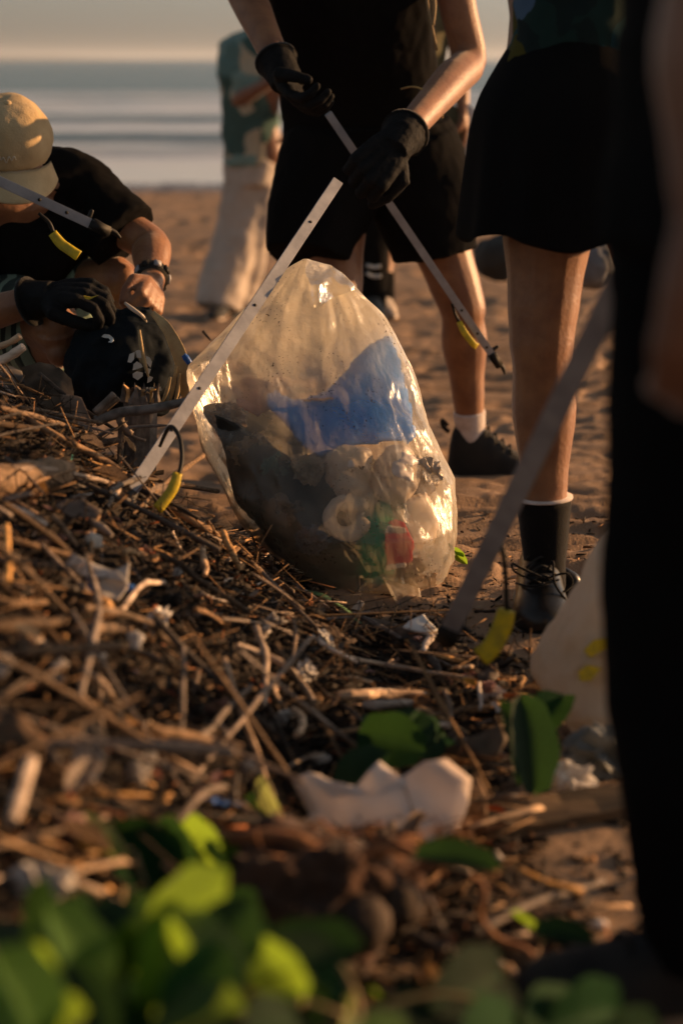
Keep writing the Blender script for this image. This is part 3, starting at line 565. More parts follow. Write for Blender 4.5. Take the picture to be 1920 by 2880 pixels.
# --- woman in a skirt
B = dict(pelvis=at(1640, 330, 3.02), chest=at(1640, -260, 3.02), neck=at(1640, -700, 3.0), head=at(1630, -960, 2.95),
         sh=(at(1380, -560, 3.02), at(1900, -560, 3.02)), el=(at(1420, -250, 3.2), at(1960, -100, 2.9)), wr=(at(1500, -150, 3.3), at(2060, 150, 2.9)),
         hip=(at(1552, 430, 3.04), at(1800, 430, 2.96)), kn=(at(1522, 950, 3.0), at(1890, 985, 2.82)), an=(at(1531, 1585, 3.0), at(1890, 1660, 2.80)), toe=(at(1520, 1735, 2.86), at(1900, 1780, 2.7)))
tB = person('person', 'woman in black skirt and patterned top with black ankle socks and shiny black shoes', B, 'skin', .97, .005, face=V((-.3, -.9, -.3)), leg=1.03, hands=(dict(D=V((.6, .4, -.3)), N=V((0, 0, -1))), dict(D=V((-.3, -.4, -.6)), N=V((-1, 0, 0)))), hairlen=.2)
bm = bmesh.new(); n = 72; rings = []
skl = [(60, 1468, 1760), (120, 1432, 1790), (208, 1372, 1830), (283, 1330, 1860), (400, 1316, 1890), (500, 1306, 1910), (560, 1300, 1920), (606, 1295, 1925)]
for vv, ul, ur in skl:
    a, c_ = at(ul, vv, 3.02), at(ur, vv+(vv-60)*.20, 3.02); c0 = (a+c_)/2; rx = (c_-a).length/2; ry = .14+.065*sm((vv-60)/220)
    q = []
    for j in range(n):
        th = 2*PI*j/n; f_ = 1+.045*sm((vv-150)/500)*math.sin(th*11+math.sin(th*3)*1.5)
        hem = (.012*math.sin(th*5+1)+.018*math.cos(th)*0) if vv > 600 else 0
        q.append(c0+V((math.cos(th)*rx*f_, math.sin(th)*ry*f_, hem)))
    rings.append(q)
ringloft(bm, rings, cap=False); o = obj('skirt', bm, M['black_cloth'], tB); sl = o.modifiers.new('sol', 'SOLIDIFY'); sl.thickness = .004; o.modifiers.new('s', 'SUBSURF').render_levels = 1
o['label'] = 'flared black skirt with a frayed hem'
cloth('top', tB, [([at(1620, 190, 3.0), at(1622, 60, 3.0), at(1630, -250, 3.02), at(1640, -520, 3.02), at(1640, -680, 3.0)], [(.135, .125), (.13, .105), (.125, .13), (.10, .14), (.06, .07)], V((0, -1, 0)))]+
      [([mix_(B['neck'], B['sh'][s], .5), B['sh'][s], mix_(B['sh'][s], B['el'][s], .6)], [.06, .06, .055]) for s in (0, 1)], M['multi'], .008)
for s in (0, 1):
    sock(tB, B['an'][s], B['kn'][s], .30, 'black_knit', .037, .0500, 'white_sock')
o, d, la, up = shoe(tB, V((.352, 3.07, gz(.352, 3.0)+.012)), V((.338, 2.84, gz(.34, 2.9)+.012)), .105, .050, 'patent', True, 'patent', .010)
c_ = at(1525, 1600, 2.97)
for pts in ([at(1560, 1640, 2.93), at(1470, 1600, 2.92), at(1440, 1585, 2.93), at(1450, 1610, 2.92), at(1520, 1640, 2.92)], [at(1530, 1630, 2.92), at(1590, 1612, 2.92), at(1608, 1640, 2.93), at(1580, 1665, 2.92), at(1540, 1645, 2.92)],
            [at(1530, 1640, 2.92), at(1500, 1690, 2.89), at(1470, 1730, 2.9)], [at(1540, 1600, 2.93), at(1555, 1580, 2.93), at(1558, 1640, 2.9), at(1600, 1700, 2.9)], [at(1450, 1640, 2.95), at(1500, 1650, 2.9), at(1570, 1630, 2.92)]):
    b = bmesh.new(); stube(b, pts, [.0022]*len(pts), 6); obj('lace', b, M['black_knit'], o)
b = bmesh.new(); stube(b, [at(1595, 1690, 3.02), at(1610, 1640, 3.02), at(1590, 1612, 3.02)], [.012, .016, .01], 12, round_=True); obj('heel_tab', b, M['patent'], o)
shoe(tB, V((.535, 2.85, gz(.54, 2.8)+.012)), V((.545, 2.63, gz(.55, 2.7)+.012)), .08, .046, 'patent', True, 'patent', .008)

# --- person in black close to the camera at the right
def stand(px, py): return V((px, py, gz(px, py)))
cx, cy = .364, 1.40; g0 = gz(cx, cy)
D_ = dict(pelvis=V((cx, cy, g0+.90)), chest=V((cx-.02, cy-.04, g0+1.22)), neck=V((cx-.03, cy-.06, g0+1.43)), head=V((cx-.05, cy-.08, g0+1.58)),
          sh=(V((cx-.02, cy+.16, g0+1.36)), V((cx-.02, cy-.22, g0+1.36))), el=(V((cx+.04, cy+.24, g0+1.1)), at(2050, 40, 1.13)), wr=(at(1935, 560, 1.60), at(2030, 640, 1.10)),
          hip=(V((cx, cy+.09, g0+.86)), V((cx, cy-.10, g0+.86))), kn=(V((cx-.035, cy+.18, g0+.48)), V((cx-.01, cy-.19, g0+.48))), an=(V((cx+.01, cy+.20, g0+.09)), V((cx+.03, cy-.22, g0+.09))), toe=(V((cx-.09, cy+.20, g0+.04)), V((cx-.09, cy-.22, g0+.04))))
tD = person('person', 'person in black shirt and trousers standing close at the right edge with a bare arm', D_, 'skin_dark', 1.0, .006, face=V((-1, .1, -.2)), hands=(None, dict(D=V((-.02, -.05, -1)), N=V((0, 1, 0)), curl=(35, 40, 25))), arm=1.1)
glove(tD, D_['wr'][0], D_['el'][0], V((-.08, .1, -1)), V((0, -.9, 0)), 1, (60, 60, 40), 1.1, vox=.004)
cloth('shirt', tD, [([D_['pelvis']-V((0, 0, .06)), mix_(D_['pelvis'], D_['chest'], .5), D_['chest'], D_['neck']], [(.150, .22), (.145, .20), (.145, .21), (.07, .08)], V((1, 0, 0)))]+
      [([mix_(D_['neck'], D_['sh'][s], .5), D_['sh'][s], mix_(D_['sh'][s], D_['el'][s], .5)], [.08, .08, .075]) for s in (0, 1)], M['black_cloth'], .009)
cloth('trousers', tD, [([D_['pelvis']+V((0, 0, .05)), D_['pelvis']-V((0, 0, .12))], [(.155, .20), (.16, .21)], V((1, 0, 0)))]+
      [([D_['hip'][s]+V((0, 0, .05)), D_['kn'][s], D_['an'][s]-V((0, 0, .02))], [(.13, .12), (.09, .085), (.075, .07)], V((1, 0, 0))) for s in (0, 1)], M['black_cloth'], .009)
for s in (0, 1): shoe(tD, V((D_['an'][s].x+.06, D_['an'][s].y, g0+.02)), V((D_['an'][s].x-.2, D_['an'][s].y-.01, g0+.02)), .1, .048)

# --- crouching man with the beige cap
Ec = dict(pelvis=at(-190, 830, 4.22), chest=at(0, 640, 4.06), neck=at(55, 500, 3.98), head=at(42, 415, 3.92), hk=.84, hup=V((.10, -.50, .86)).normalized(),
          sh=(at(-110, 620, 3.98), at(205, 545, 4.10)), el=(at(-190, 930, 3.75), at(425, 690, 4.02)), wr=(at(120, 838, 3.66), at(428, 795, 3.88)),
          hip=(at(-170, 870, 4.15), at(-60, 850, 4.25)), kn=(at(160, 915, 3.72), at(335, 790, 4.05)), an=(at(90, 1120, 3.95), at(290, 1040, 4.2)), toe=(at(150, 1190, 3.85), at(400, 1090, 4.1)))
tE = person('person', 'crouching man in beige cap and black t-shirt working over the black bag', Ec, 'skin', 1.0, .0045, face=V((.26, -.82, -.50)), arm=1.06,
            hands=(None, dict(D=(at(418, 872, 3.78)-at(428, 795, 3.88)), N=V((-.7, .4, -.3)), curl=(55, 60, 40), side=-1)), hair='cap')
cloth('t_shirt', tE, [([at(-200, 860, 4.2), at(-110, 760, 4.14), at(0, 640, 4.06), at(30, 540, 4.02), at(50, 505, 3.99)], [(.16, .20), (.16, .20), (.14, .19), (.10, .15), (.06, .07)], V((0, -1, 0))),
      ([at(30, 520, 4.02), at(190, 520, 4.09), at(270, 590, 4.07), at(352, 668, 4.03)], [.08, .085, .085, .090]), ([at(0, 540, 4.0), Ec['sh'][0], mix_(Ec['sh'][0], Ec['el'][0], .55)], [.08, .085, .08]),
      ([at(60, 650, 4.05), at(170, 640, 4.06), at(250, 680, 4.05)], [.10, .09, .065])], M['black_cloth'], .007, ((.07, .012), (.02, .004)))
def shortsmat():
    m, nt, b_ = nmat('leaf_print_shorts'); N, L = nt.nodes, nt.links; b_.inputs['Roughness'].default_value = .9
    tc = N.new('ShaderNodeTexCoord'); w = N.new('ShaderNodeTexWave'); w.inputs['Scale'].default_value = 7; w.inputs['Distortion'].default_value = 9; w.inputs['Detail'].default_value = 1; w.inputs['Detail Scale'].default_value = .9; L.new(tc.outputs['Object'], w.inputs['Vector'])
    cr = N.new('ShaderNodeValToRGB'); cr.color_ramp.elements[0].position = .38; cr.color_ramp.elements[0].color = (.012, .025, .02, 1); cr.color_ramp.elements[1].position = .46; cr.color_ramp.elements[1].color = (.17, .24, .18, 1)
    L.new(w.outputs['Fac'], cr.inputs[0]); L.new(cr.outputs[0], b_.inputs['Base Color']); return m
M['shorts'] = shortsmat()
cloth('shorts', tE, [([at(-200, 850, 4.2), at(-100, 880, 4.1), at(60, 905, 3.9), at(160, 950, 3.78)], [.13, .12, .10, .098]), ([at(-120, 850, 4.25), at(80, 810, 4.2), at(270, 805, 4.1)], [.12, .10, .08])], M['shorts'], .007)
glove(tE, Ec['wr'][0], Ec['el'][0], at(300, 815, 3.60)-Ec['wr'][0], V((.15, .25, -.8)), -1, (35, 50, 35), 1.25, cuff=.03, label='black work glove with small yellow mark')
bm = bmesh.new()   # tick mark on the glove
pts = [(236, 832), (240, 840), (252, 843), (278, 830), (256, 836), (247, 834)]; q = [at(u_, v_, 3.575) for u_, v_ in pts]; vv = [bm.verts.new(p) for p in q]; vw = [bm.verts.new(p+V((0, .004, 0))) for p in q]
bm.faces.new(vv); bm.faces.new(vw[::-1])
for i in range(6): bm.faces.new((vv[i], vw[i], vw[(i+1) % 6], vv[(i+1) % 6]))
obj('glove_mark', bm, M['yellow'], tE, False)
# cap
hc = Ec['head']+Ec['hup']*.050+V((-.012, 0, 0)); f = V((.26, -.82, -.50)).normalized(); hu = (Ec['hup']-f*f.dot(Ec['hup'])).normalized(); rt = f.cross(hu); Rm = Matrix((rt, f, hu)).transposed()
bm = bmesh.new(); rings = []; n = 48
for i in range(15):
    a = i/14*PI/2; z_ = math.sin(a)*.096; r_ = math.cos(a)**.8
    rings.append([hc+Rm @ V((math.cos(2*PI*j/n)*.094*r_*(1+.012*math.cos(2*PI*j/n*6)), math.sin(2*PI*j/n)*.108*r_*(1+.012*math.cos(2*PI*j/n*6)), z_-.035)) for j in range(n)])
rings = rings[:-1]; ringloft(bm, [[p-hu*.02 for p in rings[0]]]+rings); cap = obj('cap', bm, M['beige_cap'], tE); cap['label'] = 'beige baseball cap'
cap.modifiers.new('s', 'SUBSURF').render_levels = 1
tx = bpy.data.textures.new('cap_creases', 'CLOUDS'); tx.noise_scale = .05; dm = cap.modifiers.new('d', 'DISPLACE'); dm.texture = tx; dm.strength = .009; dm.texture_coords = 'GLOBAL'
bm = bmesh.new(); rings = []          # brim: curved visor
for sgn in (0, 1):
    pass
nu, nv = 25, 8; top = []; bot = []
for i in range(nu):
    th = mix_(-1.15, 1.15, i/(nu-1)); rowt = []; rowb = []
    for j in range(nv):
        q_ = j/(nv-1); rr = .099+.074*q_*math.cos(th*.95)**.6; x_ = math.sin(th)*(.091+.014*q_); y_ = math.cos(th)*rr*1.06; z_ = -.040-.028*q_-.030*(x_/.1)**2
        p = hc+Rm @ V((x_, y_, z_)); rowt.append(bm.verts.new(p)); rowb.append(bm.verts.new(p-hu*.0035))
    top.append(rowt); bot.append(rowb)
for i in range(nu-1):
    for j in range(nv-1):
        bm.faces.new((top[i][j], top[i+1][j], top[i+1][j+1], top[i][j+1])); bm.faces.new((bot[i][j], bot[i][j+1], bot[i+1][j+1], bot[i+1][j]))
    bm.faces.new((top[i][-1], top[i+1][-1], bot[i+1][-1], bot[i][-1])); bm.faces.new((top[i][0], bot[i][0], bot[i+1][0], top[i+1][0]))
obj('brim', bm, M['beige_cap'], cap)
bm = bmesh.new()                     # embroidered squiggle
tx0 = 0
pts = []
for i in range(46):
    s_ = i/45; th = mix_(.0, .62, s_); x_ = math.sin(th)*.1; pts.append(hc+Rm @ V((x_*.97, math.cos(th)*.112, -.008+.006*math.sin(s_*34)+.004*math.sin(s_*13)+.006*s_)))
tube(bm, pts, [.0013]*46, 6); obj('embroidery', bm, M['thread'], cap)
bm = bmesh.new(); ball(bm, hc+hu*.061, .009, .009, .004, Rm, 12); obj('cap_button', bm, M['beige_cap'], cap)
# watch
wrp = Ec['wr'][1]; ax = (Ec['wr'][1]-Ec['el'][1]).normalized(); bm = bmesh.new(); tube(bm, [wrp-ax*.034, wrp-ax*.012], [.037, .036], 24); w_ = obj('watch', bm, M['black_rubber'], tE)
for i in range(9):
    th = i/9*2*PI; a_, b_ = ax.orthogonal().normalized(), ax.cross(ax.orthogonal().normalized()); bm = bmesh.new(); c_ = wrp-ax*.023+(a_*math.cos(th)+b_*math.sin(th))*.038
    box(bm, c_, .006, .016, .018, axes(a_*math.cos(th)+b_*math.sin(th), ax), .001); obj('watch_link', bm, M['alu'] if i % 2 else M['black_rubber'], w_)
for s in (0, 1): shoe(tE, Ec['an'][s]+V((-.04, .05, -.09)), Ec['toe'][s]+V((.03, -.02, -.03)), .1, .05)
# black bag with recycling arrows
tK = thing('tote_bag', 'black nylon bag with pale recycling arrows held open by the crouching man', 'bag', at(350, 1150, 3.7))
bm = bmesh.new(); rings = []; n = 64
for vv, ul, ur, ry in [(1165, 215, 470, .06), (1130, 190, 505, .10), (1060, 178, 520, .125), (990, 190, 512, .12), (940, 205, 490, .10), (905, 230, 462, .07), (885, 290, 440, .035), (862, 380, 428, .02)]:
    a, c_ = at(ul, vv, 3.66), at(ur, vv, 3.66); c0 = (a+c_)/2; rx = (c_-a).length/2
    rings.append([c0+V((math.cos(2*PI*j/n)*rx*(1+.03*math.sin(j*.9+vv*.02)), math.sin(2*PI*j/n)*ry*(1+.06*math.sin(j*.7+vv*.03)), 0)) for j in range(n)])
ringloft(bm, rings); sh_ = obj('bag_body', bm, M['bag_black'], tK); remesh(sh_, .006, 3, [(.07, .034), (.02, .008)])
bm = bmesh.new(); stube(bm, [at(430, 880, 3.6), at(470, 925, 3.56), at(500, 985, 3.55), at(520, 1050, 3.55), at(525, 1130, 3.56)], [(.002, .006), (.002, .012), (.002, .016), (.002, .018), (.002, .010)], 10, up=V((0, -1, 0)), k=5); obj('bag_rim', bm, M['bag_lining'], tK)
for pts in ([at(496, 1030, 3.54), at(490, 1080, 3.54), at(478, 1130, 3.54)], [at(505, 1050, 3.54), at(500, 1100, 3.54), at(490, 1140, 3.54)], [at(480, 1060, 3.53), at(470, 1100, 3.53), at(455, 1135, 3.53)], [at(392, 928, 3.525), at(397, 970, 3.52), at(407, 1020, 3.52), at(418, 1060, 3.52)]):
    bm = bmesh.new(); stube(bm, pts, [.003]+[.0042]*(len(pts)-2)+[.002], 8); obj('drawstring', bm, M['bag_lining'], tK)
def zc(x_, y_): return (x_/2.45, 200+y_/2.45)
polys = [[(880, 2005), (893, 1950), (930, 1935), (925, 1985), (905, 2010)], [(935, 1928), (962, 1920), (990, 1945), (990, 1975), (945, 1975)], [(1005, 1960), (1035, 1975), (1048, 2005), (1038, 2045), (1012, 2012)],
         [(915, 2062), (922, 2018), (945, 2000), (975, 2018), (985, 2038), (955, 2050)], [(915, 2085), (945, 2068), (985, 2078), (985, 2102), (950, 2130), (918, 2110)], [(1000, 2045), (1042, 2052), (1028, 2090), (1000, 2078)], [(1022, 2098), (1056, 2110), (1045, 2135), (1015, 2150)],
         [(700, 1830), (720, 1812), (755, 1815), (782, 1838), (788, 1858), (770, 1872), (745, 1868), (762, 1855), (750, 1840), (722, 1838)]]
for k_ in range(6): polys.append([(985+k_*22, 2180-k_*1), (1000+k_*22, 2176), (1003+k_*22, 2200), (988+k_*22, 2206)])
for pl in polys:
    bm = bmesh.new(); fr_, bk = [], []
    for x_, y_ in pl:
        u_, v_ = zc(x_, y_); tt = (u_-349)/165; Yf = 3.66-.125*math.sqrt(max(0, 1-tt*tt))*(1 if v_ > 960 else .82)-.006
        fr_.append(bm.verts.new(at(u_, v_, Yf-.018))); bk.append(bm.verts.new(at(u_, v_, Yf+.012)))
    nn = len(pl); bm.faces.new(fr_); bm.faces.new(bk[::-1])
    for i in range(nn): bm.faces.new((fr_[i], bk[i], bk[(i+1) % nn], fr_[(i+1) % nn]))
    obj('recycling_arrow' if len(pl) != 4 or pl[0][1] < 2150 else 'letter', bm, M['print'], tK, False)
b = bmesh.new(); stube(b, [at(352, 852, 3.58), at(372, 868, 3.57), at(400, 888, 3.57), at(412, 905, 3.6)], [.003, .0045, .004, .002], 8); rep(obj('pale_stick', b, M['white_bit']), 'pale thin stick pinched between the black glove and bare fist', 'stick')

# --- people further back
k_ = 1.0; y_ = 9.0
G = dict(pelvis=at(715, 430, y_), chest=at(712, 230, y_), neck=at(725, 100, y_), head=at(738, 25, y_), sh=(at(655, 140, y_+.05), at(800, 140, y_-.05)), el=(at(655, 290, y_-.05), at(840, 290, y_)), wr=(at(770, 225, y_-.3), at(800, 330, y_-.2)),
         hip=(at(700, 460, y_), at(745, 460, y_)), kn=(at(665, 660, y_-.05), at(700, 670, y_)), an=(at(610, 850, y_-.1), at(665, 870, y_+.1)), toe=(at(600, 880, y_-.3), at(640, 895, y_-.2)))
tG = person('person', 'blurred person in patterned shirt and cream trousers standing by the water', G, 'skin_dark', 1.0, .012, face=V((.9, -.3, -.3)), hands=(dict(D=V((.8, -.2, .1)), N=V((0, 0, -1))), dict(D=V((.2, -.2, -1)), N=V((-1, 0, 0)))))
cloth('shirt', tG, [([at(705, 468, y_), at(705, 350, y_), at(705, 230, y_), at(710, 140, y_), at(725, 105, y_)], [(.14, .135), (.13, .14), (.13, .15), (.11, .14), (.06, .07)], V((0, -1, 0))), ([G['sh'][0]+V((.1, 0, 0)), G['sh'][0], at(665, 240, y_-.02)], [.07, .075, .09]), ([G['sh'][1]+V((-.1, 0, 0)), G['sh'][1], at(820, 230, y_-.02)], [.07, .075, .09])], M['aloha'], .014, ((.1, .03),))
cloth('trousers', tG, [([at(722, 440, y_), at(712, 520, y_)], [(.12, .13), (.12, .13)]), ([at(700, 460, y_), at(675, 640, y_), at(632, 775, y_-.05), at(612, 868, y_-.1)], [(.12, .10), (.12, .115), (.12, .12), (.12, .12)]), ([at(735, 460, y_), at(712, 650, y_), at(685, 780, y_+.05), at(668, 868, y_+.1)], [(.1, .075), (.09, .075), (.09, .08), (.09, .085)])], M['linen'], .014, ((.08, .03),))
for s in (0, 1): shoe(tG, G['an'][s]+V((.05, .1, -.05)), G['toe'][s]+V((0, -.05, -.02)), .08, .045, 'rock', False)
y_ = 6.4
Hh = dict(pelvis=at(1130, 330, y_), chest=at(1130, 60, y_), neck=at(1130, -130, y_), head=at(1130, -240, y_), sh=(at(1010, -60, y_), at(1255, -60, y_)), el=(at(990, 150, y_), at(1290, 140, y_)), wr=(at(1000, 330, y_), at(1300, 300, y_-.1)),
          hip=(at(1080, 370, y_), at(1180, 370, y_)), kn=(at(1045, 620, y_), at(1070, 620, y_+.2)), an=(at(1050, 850, y_), at(1078, 850, y_+.15)), toe=(at(1045, 890, y_-.2), at(1085, 885, y_+.0)))
tH = person('person', 'blurred person mostly hidden behind the standing man, one hand showing at the hip', Hh, 'skin', 1.0, .008, face=V((0, -1, -.2)), hands=(dict(D=V((0, -.1, -1)), N=V((1, 0, 0))), dict(D=V((.12, -.1, -1)), N=V((-1, 0, 0)), curl=(12, 15, 10), side=-1)), arm=.9)
cloth('shirt', tH, [([at(1130, 400, y_), at(1130, 200, y_), at(1130, 60, y_), at(1130, -120, y_)], [(.13, .16), (.12, .15), (.13, .165), (.06, .07)], V((0, -1, 0)))]+[([mix_(Hh['neck'], Hh['sh'][s], .5), Hh['sh'][s], mix_(Hh['sh'][s], Hh['el'][s], .7)], [.07, .075, .07]) for s in (0, 1)], M['khaki'], .012)
cloth('trousers', tH, [([at(1060, 330, y_), at(1048, 620, y_), at(1048, 868, y_)], [.10, .065, .048]), ([at(1150, 330, y_), at(1072, 600, y_+.2), at(1080, 868, y_+.15)], [.09, .055, .042])], M['black_cloth'], .010)
for pts in ([(1030, 745), (1050, 752), (1070, 748)], [(1030, 768), (1050, 778), (1072, 776)]):
    b = bmesh.new(); stube(b, [at(u_, v_, y_-.062) for u_, v_ in pts], [.006]*3, 8); obj('trouser_stripe', b, M['print'], tH)
for s in (0, 1): shoe(tH, Hh['an'][s]+V((0, .08, -.05)), Hh['toe'][s], .09, .045, 'rock' if s == 0 else 'linen', False)
# cloth and papers in that hand
tP = thing('papers', 'white papers with pointed corners in the hand behind the man', 'papers', at(1340, 400, 6.2))
for pl in ([(1312, 290), (1350, 318), (1338, 350), (1320, 380)], [(1318, 340), (1356, 362), (1342, 392), (1316, 420)], [(1310, 385), (1354, 384), (1322, 460), (1308, 440)]):
    bm = bmesh.new(); a = [bm.verts.new(at(u_, v_, 6.28)) for u_, v_ in pl]; c_ = [bm.verts.new(at(u_, v_, 6.285)) for u_, v_ in pl]; bm.faces.new(a); bm.faces.new(c_[::-1])
    for i in range(4): bm.faces.new((a[i], c_[i], c_[(i+1) % 4], a[(i+1) % 4]))
    obj('sheet', bm, M['label_white'], tP, False)
bm = bmesh.new(); stube(bm, [at(1250, 320, 6.3), at(1270, 370, 6.3), at(1300, 420, 6.3), at(1318, 470, 6.3)], [(.02, .05), (.03, .06), (.02, .04), (.01, .015)], 16, up=V((0, -1, 0)), round_=True); o = obj('olive_cloth', bm, M['khaki']); remesh(o, .006, 2, [(.03, .015)]); rep(o, 'olive cloth bunched under the hand at the man\'s elbow', 'cloth')
# dark rock and grey bundle on the sand behind
bm = bmesh.new(); ball(bm, at(1405, 725, 7.6), .12, .13, .10, None, 20); ball(bm, at(1440, 700, 7.65), .08, .1, .09, None, 16); o = obj('dark_rock', bm, M['rock']); remesh(o, .012, 2, [(.08, .04)]); rep(o, 'dark rounded lump on the sand between the two standing people', 'rock')
bm = bmesh.new(); ball(bm, at(1665, 745, 6.6), .10, .1, .09, None, 20); ball(bm, at(1690, 715, 6.65), .07, .08, .08, None, 16); o = obj('grey_bundle', bm, M['grey_cloth']); remesh(o, .012, 2, [(.06, .04)]); rep(o, 'soft grey bundle on the sand behind the woman\'s legs', 'bundle')

def crumple(name, c0, sx, sy, sz, m, seed=0, label=None, cat=None, rot=None, group=None, amp=.5, sub=3, parent=None):
    bm = bmesh.new(); bmesh.ops.create_icosphere(bm, subdivisions=sub, radius=1)
    for v_ in bm.verts:
        p = v_.co.copy(); k2 = 1+amp*(mnoise.ridged_multi_fractal(p*1.3+V((seed, seed*2.1, 0)), 1, 2, 3, 1, 2)-1.1)*.7+.25*amp*mnoise.noise(p*4+V((seed, 0, 0))); v_.co = p*max(.25, k2)
    Mx = (rot.to_4x4() if rot is not None else Matrix.Identity(4)) @ Matrix.Diagonal((sx, sy, sz, 1)); bmesh.ops.transform(bm, matrix=Mx, verts=bm.verts[:])
    o = obj(name, bm, m, parent, smooth=False); 
    if parent is None: o.location = c0; rep(o, label, cat, group)
    return o
# ------------------------------------------------------------------ the big rubbish bag
tR = thing('rubbish_bag', 'large cloudy see-through rubbish bag full of plastic waste standing on the sand', 'rubbish bag', at(960, 1660, 3.32))
OUT = [(729, 852, 866, 3.52), (745, 822, 915, 3.52), (765, 796, 962, 3.51), (800, 765, 998, 3.50), (850, 722, 1037, 3.48), (900, 668, 1078, 3.46), (950, 615, 1108, 3.44), (1000, 560, 1134, 3.42), (1030, 535, 1150, 3.41), (1060, 536, 1162, 3.40), (1100, 535, 1175, 3.39),
       (1150, 540, 1190, 3.37), (1200, 556, 1205, 3.35), (1250, 580, 1228, 3.34), (1300, 608, 1252, 3.32), (1350, 632, 1275, 3.30), (1400, 655, 1280, 3.29), (1450, 690, 1281, 3.28), (1500, 730, 1280, 3.27), (1550, 785, 1275, 3.26), (1600, 840, 1250, 3.24), (1640, 895, 1212, 3.21), (1665, 960, 1185, 3.19), (1678, 1010, 1165, 3.18)]
ov = [o_[0] for o_ in OUT]
def outl(v_): return [float(np.interp(v_, ov, [o_[i] for o_ in OUT])) for i in (1, 2, 3)]
def bagdepth(v_): return float(np.interp(v_, [729, 800, 900, 1050, 1250, 1450, 1600, 1678], [.008, .045, .085, .14, .18, .19, .15, .05]))
def bagpt(v_, th, off=0):
    l_, r_, Y_ = outl(v_); c0 = at((l_+r_)/2, v_, Y_); rx = (at(r_, v_, Y_)-at(l_, v_, Y_)).length/2; ry = bagdepth(v_)
    cs, sn = math.cos(th), math.sin(th); e = .86
    X_ = math.copysign(abs(cs)**e, cs); Y2 = math.copysign(abs(sn)**e, sn)
    return c0+V((X_*(rx+off), Y2*(ry+off), 0))
bm = bmesh.new(); rings = []; n = 220; vs_ = np.concatenate([np.linspace(729, 760, 6), np.linspace(768, 1640, 130), np.linspace(1645, 1678, 8)])
apex = at(858, 700, 3.66)
for v_ in vs_:
    q = []
    for j in range(n):
        th = 2*PI*j/n; p = bagpt(v_, th)
        hgt = sm((1500-v_)/700)
        fold = mnoise.ridged_multi_fractal(V((th*2.2, v_*.0016, 3.1)), 1, 2, 3, 1, 2)-1.1      # pleats running up to the gathered top
        w2 = mnoise.noise(p*7)*.012+(.5-abs(mnoise.noise(V((p.x*13+p.z*9, p.y*9, p.z*7-p.x*5)))))*.014
        rside = sm((math.cos(th)+.1)/.6)*sm((v_-950)/200)
        w3 = (mnoise.ridged_multi_fractal(V((p.x*34+p.z*8, p.y*26, p.z*7)), 1, 2, 3, 1, 2)-1.)*.0028*(.5+rside)
        k2 = min(1, (v_-729)/120)
        amp = max(-.006, (fold*.010*hgt+w2+w3))*k2
        nd = V((math.cos(th), math.sin(th), 0)); q.append(p+nd*amp*(.55 if abs(math.cos(th)) > .97 else 1))
    rings.append(q)
Vv = ringloft(bm, rings); 
o = obj('bag_film', bm, M['film'], tR)
# folded flap near the top
bm = bmesh.new(); fl = [(862, 727, 3.51), (930, 745, 3.47), (996, 800, 3.47), (996, 815, 3.46), (940, 838, 3.42), (885, 872, 3.40), (868, 800, 3.43)]
g_ = []
for i, (u_, v_, Y_) in enumerate(fl): g_.append(bm.verts.new(at(u_, v_, Y_)))
cc_ = bm.verts.new(at(905, 800, 3.42))
for i in range(len(g_)): bm.faces.new((g_[i], g_[(i+1) % len(g_)], cc_))
bmesh.ops.subdivide_edges(bm, edges=bm.edges[:], cuts=4, use_grid_fill=True)
for v_ in bm.verts: v_.co.y += mnoise.noise(v_.co*30)*.016; v_.co.x += mnoise.noise(v_.co*22+V((5, 0, 0)))*.008
obj('bag_flap', bm, M['film'], tR)
# twisted tail at the bottom
bm = bmesh.new(); rings = []
for (a_, b_, w_, Y_) in [(1110, 1610, 66, 3.14), (1135, 1650, 54, 3.09), (1142, 1685, 44, 3.06), (1148, 1712, 28, 3.04), (1146, 1738, 7, 3.02)]:
    c0 = at(a_, b_, Y_); r_ = w_/5000*Y_
    rings.append([c0+V((math.cos(2*PI*j/32)*r_*(1+.25*math.sin(j*1.9+b_)), math.sin(2*PI*j/32)*r_*.45*(1+.25*math.cos(j*1.9)), math.cos(2*PI*j/32)*r_*-.35)) for j in range(32)])
ringloft(bm, rings); o = obj('bag_corner', bm, M['film'], tR); o.modifiers.new('s', 'SUBSURF').render_levels = 1
# contents
def inside(name, label, cat, m, shapes, disp=None, vox=.005):
    bm = bmesh.new()
    for s in shapes: s(bm)
    o = obj(name, bm, m); remesh(o, vox, 2, disp) if vox else None
    return rep(o, label, cat)
def proj(p):
    q = p-V((0, 0, CAMZ)); cp, sp = math.cos(PITCH), math.sin(PITCH); d = q.y*cp-q.z*sp; return 960+F*q.x/d, 1440+F*(-q.y*sp-q.z*cp)/d
def bagfront(u_, v_, inn=.012):
    vv_ = v_; uu_ = u_
    for _ in range(7):
        l_, r_, Y_ = outl(vv_); t_ = max(-.985, min(.985, (uu_-(l_+r_)/2)/((r_-l_)/2))); th = -math.acos(math.copysign(abs(t_)**(1/.86), t_)); p = bagpt(vv_, th); a_, b_ = proj(p)
        vv_ = max(735, min(1676, vv_+(v_-b_)*.8)); uu_ += (u_-a_)*.8
    return p+V((0, inn, 0))
    l_, r_, Y_ = outl(v_); cxx = (l_+r_)/2; t_ = max(-.985, min(.985, (u_-cxx)/((r_-l_)/2))); s_ = (1-abs(t_)**(2/.86))**(.86/2); return at(u_, v_, Y_-bagdepth(v_)*s_+inn)
